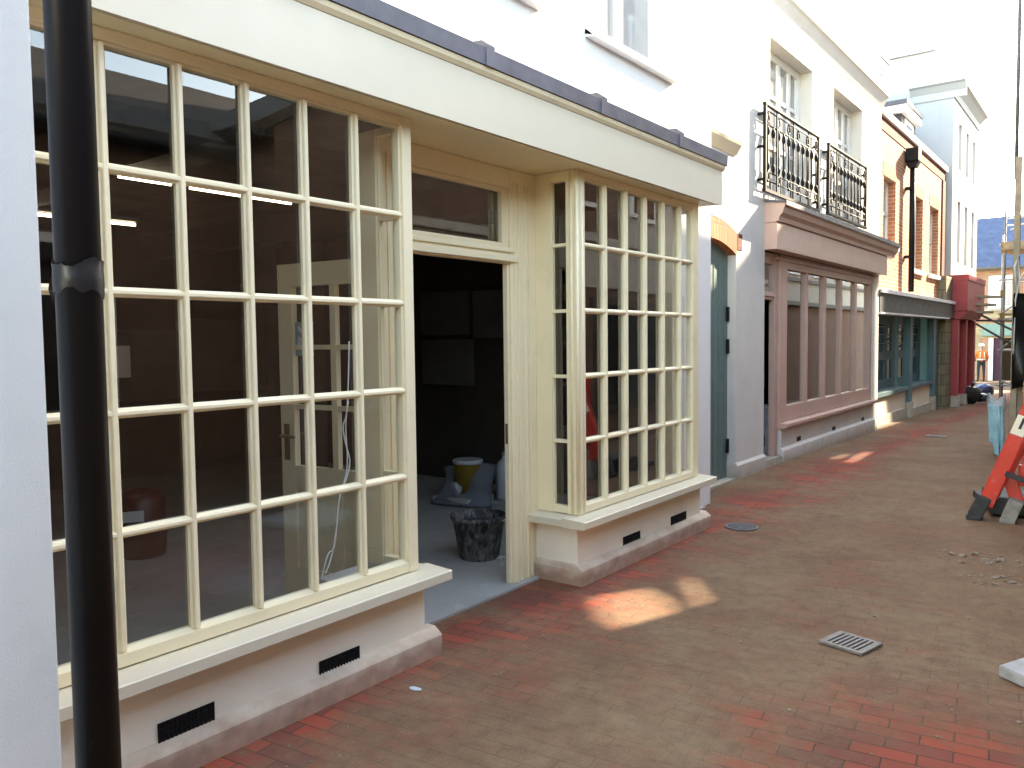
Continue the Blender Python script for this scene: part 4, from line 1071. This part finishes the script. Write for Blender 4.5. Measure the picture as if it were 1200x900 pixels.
rodset('brace', [((sx0, sy0, gz+1.5), (sx1, sy0, gz+2.4)), ((sx0, sy0, gz+2.5), (sx1, sy0, gz+3.3)), ((sx0+.1, sy1, gz+3.2), (sx1-.2, sy1, gz+4.5)), ((sx0, sy0, gz+.6), (sx1, sy0, gz+.1)), ((sx0, sy1, 4.7), (sx1, sy1, 5.2))], .02, 'galvanised')
rodset('raking_tube', [((-1.1, 25.6, 2.55), (.9, 26.55, 1.35)), ((-1.0, 25.9, 2.2), (.9, 26.55, .9)), ((-.6, 26.3, 2.0), (.9, 26.3, 1.95))], .03, 'dark_tube')
b = MB(); b.box(sx0-.02, sx1+.2, sy0-.1, sy1+.1, 3.98, 4.03); b.box(sx0+.02, sx1+.2, sy0-.12, sy0-.09, 4.03, 4.2); b.box(sx0-.1, sx1, sy0+.1, sy1, 2.15, 2.2); build_loose(b, 'platform_board', 'board_timber', sc)
b = MB(); b.box(sx0-.05, sx0+.05, sy0-.05, sy0+.05, 3.9, 4.2); b.box(sx0-.045, sx0+.045, sy0-.045, sy0+.045, 2.65, 2.85); b.box(sx0-.045, sx0+.045, sy0-.045, sy0+.045, 1.9, 2.2); build_loose(b, 'coupler', 'yellow_plastic', sc)
for i, (p, q, z) in enumerate((((-.55, 24.6), (.0, 25.6), 2.62), ((-.5, 24.4), (-.15, 25.3), 2.4), ((-.5, 24.4), (-.2, 25.4), 2.2))):
    b = MB(); d_ = (Vector((*q, 0))-Vector((*p, 0))).normalized(); c_ = Vector(((p[0]+q[0])/2, (p[1]+q[1])/2, z))
    b.obox(c_, d_, Vector((-d_.y, d_.x, 0)), (0, 0, 1), .6, .12, .03, .004)
    b.build('platform_board', 'grey_timber', sc)

# timber hoarding post, black sheet, on the right
gy_ = G(14)
t = thing('timber_post', 'tall weathered timber post at the right edge with black sheeting', 'post', (1.5, 14, gy_))
b = MB(); b.box(1.455, 1.535, 13.96, 14.06, gy_, 4.2, .008); b.build('post', 'grey_timber', t)
b = MB(); b.box(1.50, 1.60, 14.062, 14.14, gy_, 1.9, .008); b.build('post', 'grey_timber', t)
b = MB(); N = 10; gv = {}
for i in range(N+1):
    for j in range(N+1):
        f, h = i/N, j/N
        gv[i, j] = b.bm.verts.new((1.475+.5*f, 13.93-.05*math.sin(5*f+3*h)-.03*math.sin(9*h), .78+1.42*h+.08*math.sin(4*f)*(1-h)-.12*f*(1-h)))
for i in range(N):
    for j in range(N): f = b.bm.faces.new((gv[i, j], gv[i+1, j], gv[i+1, j+1], gv[i, j+1])); f.smooth = True
bmesh.ops.solidify(b.bm, geom=list(b.bm.faces), thickness=.02)
b.build('black_sheet', 'black_poly', t)
b = MB(); b.tube([(1.51, 13.95, 2.2), (1.48, 13.9, 2.6), (1.53, 13.92, 2.75), (1.55, 13.9, 2.4), (1.50, 13.9, 2.1), (1.485, 13.9, 1.0)], .012, 6); b.build('rope', 'torn_white', t)
b = MB(); b.tube([(1.452, 14.12, 3.9), (1.452, 14.12, 7.2)], .026, 10); b.box(1.44, 1.51, 14.062, 14.11, 3.95, 4.1); b.build('pole', 'dark_tube', t)

# blue wrapped bundle
bz = G(12.55)
t = thing('wrapped_bundle', 'pale blue plastic wrapped upright bundle with torn white top', 'bundle', (1.44, 12.55, bz))
b = MB()
for (dx, dy, w, tilt) in ((-.062, 0, .042, .02), (.005, -.02, .05, -.005), (.065, .02, .03, -.02)):
    b.prism([(1.44+dx-w+.03, bz+.02 if dx > -.05 else bz+.18), (1.44+dx+w*.6+.01, bz+(.0 if dx > -.05 else .16)), (1.44+dx+w+tilt, bz+.66), (1.44+dx-w+tilt-.012, bz+.68)], 'y', 12.47+dy, 12.62+dy)
bmesh.ops.subdivide_edges(b.bm, edges=list(b.bm.edges), cuts=3, use_grid_fill=True)
rnd = random.Random(11)
for v in b.bm.verts: v.co += Vector((rnd.uniform(-.006, .006), rnd.uniform(-.01, .01), 0))
b.build('wrap', 'sky_cyan_wrap', t)
b = MB(); n = 18; lo = []; hi = []
for k in range(n):
    a = 2*math.pi*k/n; r = Vector((.105*math.cos(a), .085*math.sin(a), 0))
    lo.append(b.bm.verts.new(Vector((1.44, 12.55, bz+.62))+r*1.0)); hi.append(b.bm.verts.new(Vector((1.435, 12.55, bz+.76+.07*math.sin(a*2+2.4)+rnd.uniform(-.03, .03)))+r*(1.02+rnd.uniform(-.12, .12))))
for k in range(n): b.bm.faces.new((lo[k], lo[(k+1) % n], hi[(k+1) % n], hi[k]))
bmesh.ops.solidify(b.bm, geom=list(b.bm.faces), thickness=.008)
b.build('torn_wrapping', 'torn_white', t)

# red plastic barrier folded and leaning
bt = thing('traffic_barrier', 'scuffed red plastic barrier leaning at the right edge on dark and grey rubber feet', 'barrier', (2.05, 7.9, 0))
def strip(mb, pts, y, w, th, tilt=0):
    pts = [Vector((p[0], y, p[1])) for p in pts]
    for p, q in zip(pts, pts[1:]):
        d_ = (q-p).normalized(); nn = Vector((0, 1, 0)); s_ = d_.cross(nn)
        mb.obox((p+q)/2, d_, nn, s_, (q-p).length/2, th, w, .012)
b = MB(); strip(b, [(1.872, .13), (2.29, 1.28)], 7.88, .060, .03); strip(b, [(1.935, .18), (2.36, 1.27)], 7.93, .022, .045)
b.build('front_leg', 'red_barrier', bt)
b = MB(); strip(b, [(2.10, .17), (2.02, .42), (2.30, 1.20)], 7.97, .05, .028); strip(b, [(2.10, .40), (2.9, .42)], 7.99, .09, .02); strip(b, [(2.16, .78), (2.9, .78)], 7.99, .10, .02); strip(b, [(2.3, 1.2), (2.95, 1.2)], 7.97, .09, .025); strip(b, [(2.9, .12), (2.9, 1.26)], 7.99, .05, .02)
b.box(2.12, 2.9, 7.985, 7.995, .3, 1.2)
b.build('panel', 'red_barrier', bt)
b = MB(); c_ = onx(1190, 498, 2.03); c_ = ony(1191, 499, 7.84); d_ = Vector((.418, 0, 1.15)).normalized(); b.obox(Vector((c_.x+.03, 7.846, c_.z)), d_, (0, 1, 0), d_.cross(Vector((0, 1, 0))),   .085, .003, .05, .002); b.build('reflective_patch', 'reflective_tape', bt)
b = MB(); c_ = ony(1196, 495, 7.838); b.obox(Vector((c_.x+.01, 7.8415, c_.z-.01)), d_, (0, 1, 0), d_.cross(Vector((0, 1, 0))), .05, .0025, .01); b.build('patch_print', 'black_rubber', bt)
for (p, q, m_) in (((1.795, .035), (1.875, .21), 'black_rubber'), ((2.045, .035), (2.105, .20), 'grey_rubber')):
    b = MB(); p, q = Vector((p[0], 7.89, p[1])), Vector((q[0], 7.89, q[1])); d_ = (q-p).normalized(); s_ = d_.cross(Vector((0, 1, 0)))
    b.obox((p+q)/2, d_, (0, 1, 0), s_, (q-p).length/2, .075, .056, .02); b.box(p.x-.06, p.x+.055, 7.81, 7.97, .0, .045, .015)
    b.build('rubber_foot', m_, bt)
b = MB(); b.obox(Vector((2.10, 7.82, .40)), (1, 0, -.35), (0, 1, 0), (.35, 0, 1), .085, .03, .02, .008); b.build('clip', 'black_rubber', bt)
b = MB(); b.obox(Vector((1.98, 8.35, .10)), (1, .25, .0), (-.25, 1, 0), (0, 0, 1), .16, .28, .08, .03); b.obox(Vector((1.90, 8.75, .05)), (1, .3, -.1), (-.3, 1, 0), (.1, 0, 1), .22, .1, .03, .01); b.build('ballast_foot', 'black_rubber', bt)

# black bag and small bag near the red shop
p = Vector((-.45, 24.6, G(24.6)))
b = MB(); b.lump(p+Vector((0, 0, .22)), .3, (.8, .9, .8), 2, .3); b.lump(p+Vector((.2, .3, .14)), .2, (1, 1, .7), 5, .3); b.tube([p+Vector((0, 0, .40)), p+Vector((.02, .02, .52)), p+Vector((.06, 0, .58))], [.05, .03, .06], 8)
tag(rebase(b.build('rubbish_bag', 'black_poly'), p), 'black rubbish bag slumped at the foot of the red shopfront', 'bag')
p = Vector((-.75, 29.5, G(29.5)))
b = MB(); b.lump(p+Vector((0, 0, .2)), .32, (.9, 1, .7), 8, .3)
tag(rebase(b.build('blue_sack', 'blue_bag'), p), 'dark blue sack on the ground beyond the red shopfront', 'bag')

# stone slab at the right
t = MB(); z0 = 0
cs = Vector((2.36, 4.27, 0)); du = Vector((.62, .42, 0)).normalized()
def slabpoly(z): return [cs+Vector((0, 0, z)), cs+Vector((.12, -.09, z)), cs+Vector((.75, -.12, z)), cs+Vector((.85, .55, z)), cs+Vector((.24, .50, z))]
t = MB(); lo = [t.bm.verts.new(q) for q in slabpoly(.004)]; hi = [t.bm.verts.new(q) for q in slabpoly(.058)]
for k in range(5): t.bm.faces.new((lo[k], lo[(k+1) % 5], hi[(k+1) % 5], hi[k]))
t.bm.faces.new(lo[::-1]); t.bm.faces.new(hi); bmesh.ops.bevel(t.bm, geom=list(t.bm.edges), offset=.006, segments=2, affect='EDGES')
tag(rebase(t.build('stone_slab', 'grey_slab'), cs+Vector((.3, .2, .004))), 'loose grey stone slab lying on the red paving at right', 'slab')

# drain grates and cover
def grate(c, w, l, ang, n, label, name='drain_grate', group='drain grates'):
    t = thing(name, label, 'drain', (c[0], c[1], G(c[1])+.004), group)
    t.rotation_euler = (0, 0, ang); o3 = OFF[t.name].copy(); OFF[t.name] = Vector((0, 0, 0))
    MB().box(-w/2+.012, w/2-.012, -l/2+.012, l/2-.012, .0, .004).build('pit_shade', 'shade_black', t)  # thin black plate paints the dark below the bars
    b = MB(); tt = .024
    b.box(-w/2, -w/2+tt, -l/2, l/2, .0, .014, .003); b.box(w/2-tt, w/2, -l/2, l/2, .0, .014, .003)
    b.box(-w/2+tt, w/2-tt, -l/2, -l/2+tt, .0, .014, .003); b.box(-w/2+tt, w/2-tt, l/2-tt, l/2, .0, .014, .003)
    for k in range(1, n):
        x = -w/2+w*k/n; b.box(x-w/n*.28, x+w/n*.28, -l/2+tt, l/2-tt, .003, .0135, .002)
    b.build('grate', 'grate_iron', t)
grate((1.70, 4.28), .235, .215, R(-14), 9, 'slotted iron drain grate in the dusty paving nearest the camera')
grate((.38, 14.6), .30, .2, R(0), 8, 'slotted drain grate farther down the street near the green shop', )
c = (.27, 6.44); t = thing('access_cover', 'round iron access cover by the right hand bay window', 'cover', (c[0], c[1], .004))
b = MB(); b.lathe([(.135, 0), (.135, .006), (.12, .008), (.118, .004), (.02, .006)], (*c, .004), 32); b.build('cover', 'cast_iron', t)
b = MB()
for k in range(-3, 4):
    hw = math.sqrt(.115**2-(k*.03)**2); b.box(c[0]-hw, c[0]+hw, c[1]+k*.03-.006, c[1]+k*.03+.006, .009, .014)
b.build('tread', 'cast_iron', t)

# mortar crumbs: two bigger heaps as things, the fine grit as stuff
rnd = random.Random(21)
def heap(c, n, spread, rmax, label):
    b = MB()
    for k in range(n):
        a = rnd.uniform(0, 6.28); d_ = spread*math.sqrt(rnd.random()); r = rnd.uniform(.2, 1)*rmax*(1-.6*d_/spread)
        b.lump((c[0]+d_*math.cos(a)*1.3, c[1]+d_*math.sin(a), r*.3), r, (1, 1, .55), rnd.randint(0, 999), .5)
    b.build('mortar_rubble', 'mortar', kind='stuff')
heap((2.0, 6.46), 46, .22, .035, 'scatter of pale mortar lumps on the paving in front of the barrier')
heap((2.22, 5.95), 40, .2, .026, 'flattened grey mortar crumbs at right behind the stone slab')
b = MB()
for k in range(420):
    if rnd.random() < .45: x, y = rnd.uniform(1.6, 3.0), rnd.uniform(2.8, 7.4)
    elif rnd.random() < .5: x, y = rnd.uniform(.06, .5)+.1*rnd.random(), rnd.uniform(1.5, 4.3)
    else: x, y = rnd.uniform(-.2, 3), rnd.uniform(2, 14)
    if x < .06 and (y < 3 or y > 4.2): x += .35
    r = rnd.uniform(.002, .006)*(1.7 if rnd.random() < .06 else 1)
    bm2 = bmesh.new(); bmesh.ops.create_icosphere(bm2, subdivisions=1, radius=r)
    for v in bm2.verts: v.co = Vector((v.co.x*rnd.uniform(.7, 1.4), v.co.y*rnd.uniform(.7, 1.4), v.co.z*.6))
    b.merge(bm2, Matrix.Translation((x, y, G(y)+r*.35)))
o = b.build('grit', 'mortar', kind='stuff')
b = MB(); c = onx(487, 808, .06); c = onz(487, 808, 0)
b.lump((c.x, c.y, .006), .022, (1.4, .6, .35), 77, .5)
tag(rebase(b.build('plaster_flake', 'torn_white'), (c.x, c.y, 0)), 'white plaster flake on the red bricks below the large bay', 'debris')

# ------------------------------------------------------------------ worker far down the street
def skin_mesh(name, verts, edges, radii, mat, parent, sub=1):
    me = bpy.data.meshes.new(name); me.from_pydata(verts, edges, []); o = bpy.data.objects.new(name, me); COL.objects.link(o)
    sm_ = o.modifiers.new('s', 'SKIN'); sb = o.modifiers.new('d', 'SUBSURF'); sb.levels = sub; sb.render_levels = sub
    for i, r in enumerate(radii):
        sv = me.skin_vertices[0].data[i]; sv.radius = (r, r) if not isinstance(r, tuple) else r; sv.use_root = (i == 0)
    bpy.context.view_layer.update()
    dg = bpy.context.evaluated_depsgraph_get(); nm = bpy.data.meshes.new_from_object(o.evaluated_get(dg)); nm.name = name
    bpy.data.objects.remove(o); bpy.data.meshes.remove(me)
    for p_ in nm.polygons: p_.use_smooth = True
    nm.materials.clear(); nm.materials.append(MATS[mat])
    ob = bpy.data.objects.new(name, nm); COL.objects.link(ob); ob.parent = parent; OFF[ob.name] = Vector((0, 0, 0)); return ob
wp = Vector((-2.62, 44.0, G(44)))
pe = thing('person', 'worker in orange high visibility jacket and white helmet standing with back turned', 'person', tuple(wp))
OFF[pe.name] = Vector((0, 0, 0)); pe.rotation_euler = (0, 0, R(20))
V = [(0, 0, .95), (0, 0, 1.18), (0, 0, 1.38), (0, 0, 1.49), (0, -.02, 1.60), (0, -.02, 1.72), (.19, 0, 1.40), (.27, .03, 1.14), (.20, .20, .98), (.17, .26, .97), (-.19, 0, 1.40), (-.28, .02, 1.14), (-.22, .18, 1.0), (-.19, .24, 1.0),
     (.10, 0, .88), (.12, .01, .48), (.12, -.02, .08), (.13, .14, .03), (-.10, 0, .88), (-.12, .0, .48), (-.13, -.03, .08), (-.14, .13, .03)]
E_ = [(0, 1), (1, 2), (2, 3), (3, 4), (4, 5), (2, 6), (6, 7), (7, 8), (8, 9), (2, 10), (10, 11), (11, 12), (12, 13), (0, 14), (14, 15), (15, 16), (16, 17), (0, 18), (18, 19), (19, 20), (20, 21)]
rd = [.15, .14, .15, .06, .085, .07, .06, .045, .035, .04, .06, .045, .035, .04, .095, .065, .045, .04, .095, .065, .045, .04]
body = skin_mesh('body', V, E_, rd, 'dark_trousers', pe)
body.data.materials.append(MATS['skin'])
for p_ in body.data.polygons:
    if p_.center.z > 1.46 or (p_.center.z > .9 and p_.center.y > .17): p_.material_index = 1
skin_mesh('jacket', [(0, 0, .90), (0, 0, 1.18), (0, 0, 1.38), (0, 0, 1.47), (.2, 0, 1.40), (.285, .03, 1.13), (.22, .17, 1.0), (-.2, 0, 1.40), (-.295, .02, 1.13), (-.235, .16, 1.01)], [(0, 1), (1, 2), (2, 3), (2, 4), (4, 5), (5, 6), (2, 7), (7, 8), (8, 9)], [(.20, .17), (.19, .16), (.19, .16), (.08, .08), .085, .07, .055, .085, .07, .055], 'hivis', pe)
b = MB(); b.lathe([(.192, 1.04), (.195, 1.06), (.192, 1.09)], (0, 0, 0), 24, False)
for sg in (-1, 1): b.tube([(sg*.09, -.175, 1.08), (sg*.09, -.172, 1.25), (sg*.085, -.15, 1.42)], .018, 6)
b.build('reflective_band', 'reflective_tape', pe)
b = MB(); b.lathe([(.15, 1.70), (.152, 1.715), (.125, 1.72), (.12, 1.77), (.09, 1.825), (.001, 1.84)], (0, -.02, 0), 24, False); b.build('helmet', 'helmet_white', pe)

# ------------------------------------------------------------------ light
sv = Vector((.33, 1.0, .55)).normalized()
el = math.asin(sv.z); az = math.atan2(sv.x, sv.y)     # azimuth measured from +Y towards +X
sl = bpy.data.lights.new('sun', 'SUN'); sl.energy = 2.3; sl.angle = R(.5); sl.color = (1, .96, .91)
so = bpy.data.objects.new('sun', sl); COL.objects.link(so); so.rotation_euler = sv.to_track_quat('Z', 'Y').to_euler(); so.location = (0, 0, 20)
w = bpy.data.worlds.new('World'); S.world = w; w.use_nodes = True
nt = w.node_tree; nt.nodes.clear(); ou = nt.nodes.new('ShaderNodeOutputWorld'); bg = nt.nodes.new('ShaderNodeBackground'); sk = nt.nodes.new('ShaderNodeTexSky')
sk.sky_type = 'NISHITA'; sk.sun_disc = False; sk.sun_elevation = el; sk.sun_rotation = az; sk.air_density = 1.0; sk.dust_density = .45; sk.ozone_density = 1.0
bg.inputs[1].default_value = .15
nt.links.new(sk.outputs[0], bg.inputs[0]); nt.links.new(bg.outputs[0], ou.inputs[0])
vs = S.view_settings; vs.view_transform = 'Standard'; vs.look = 'None'; vs.gamma = 1; vs.exposure = 3.55
vs.use_white_balance = True; vs.white_balance_temperature = 9000; vs.white_balance_tint = 10
S.render.film_transparent = False
cy = S.cycles; cy.use_denoising = True; cy.max_bounces = 8; cy.diffuse_bounces = 5; cy.glossy_bounces = 4; cy.transparent_max_bounces = 16; cy.sample_clamp_indirect = 6; cy.caustics_reflective = False; cy.caustics_refractive = False
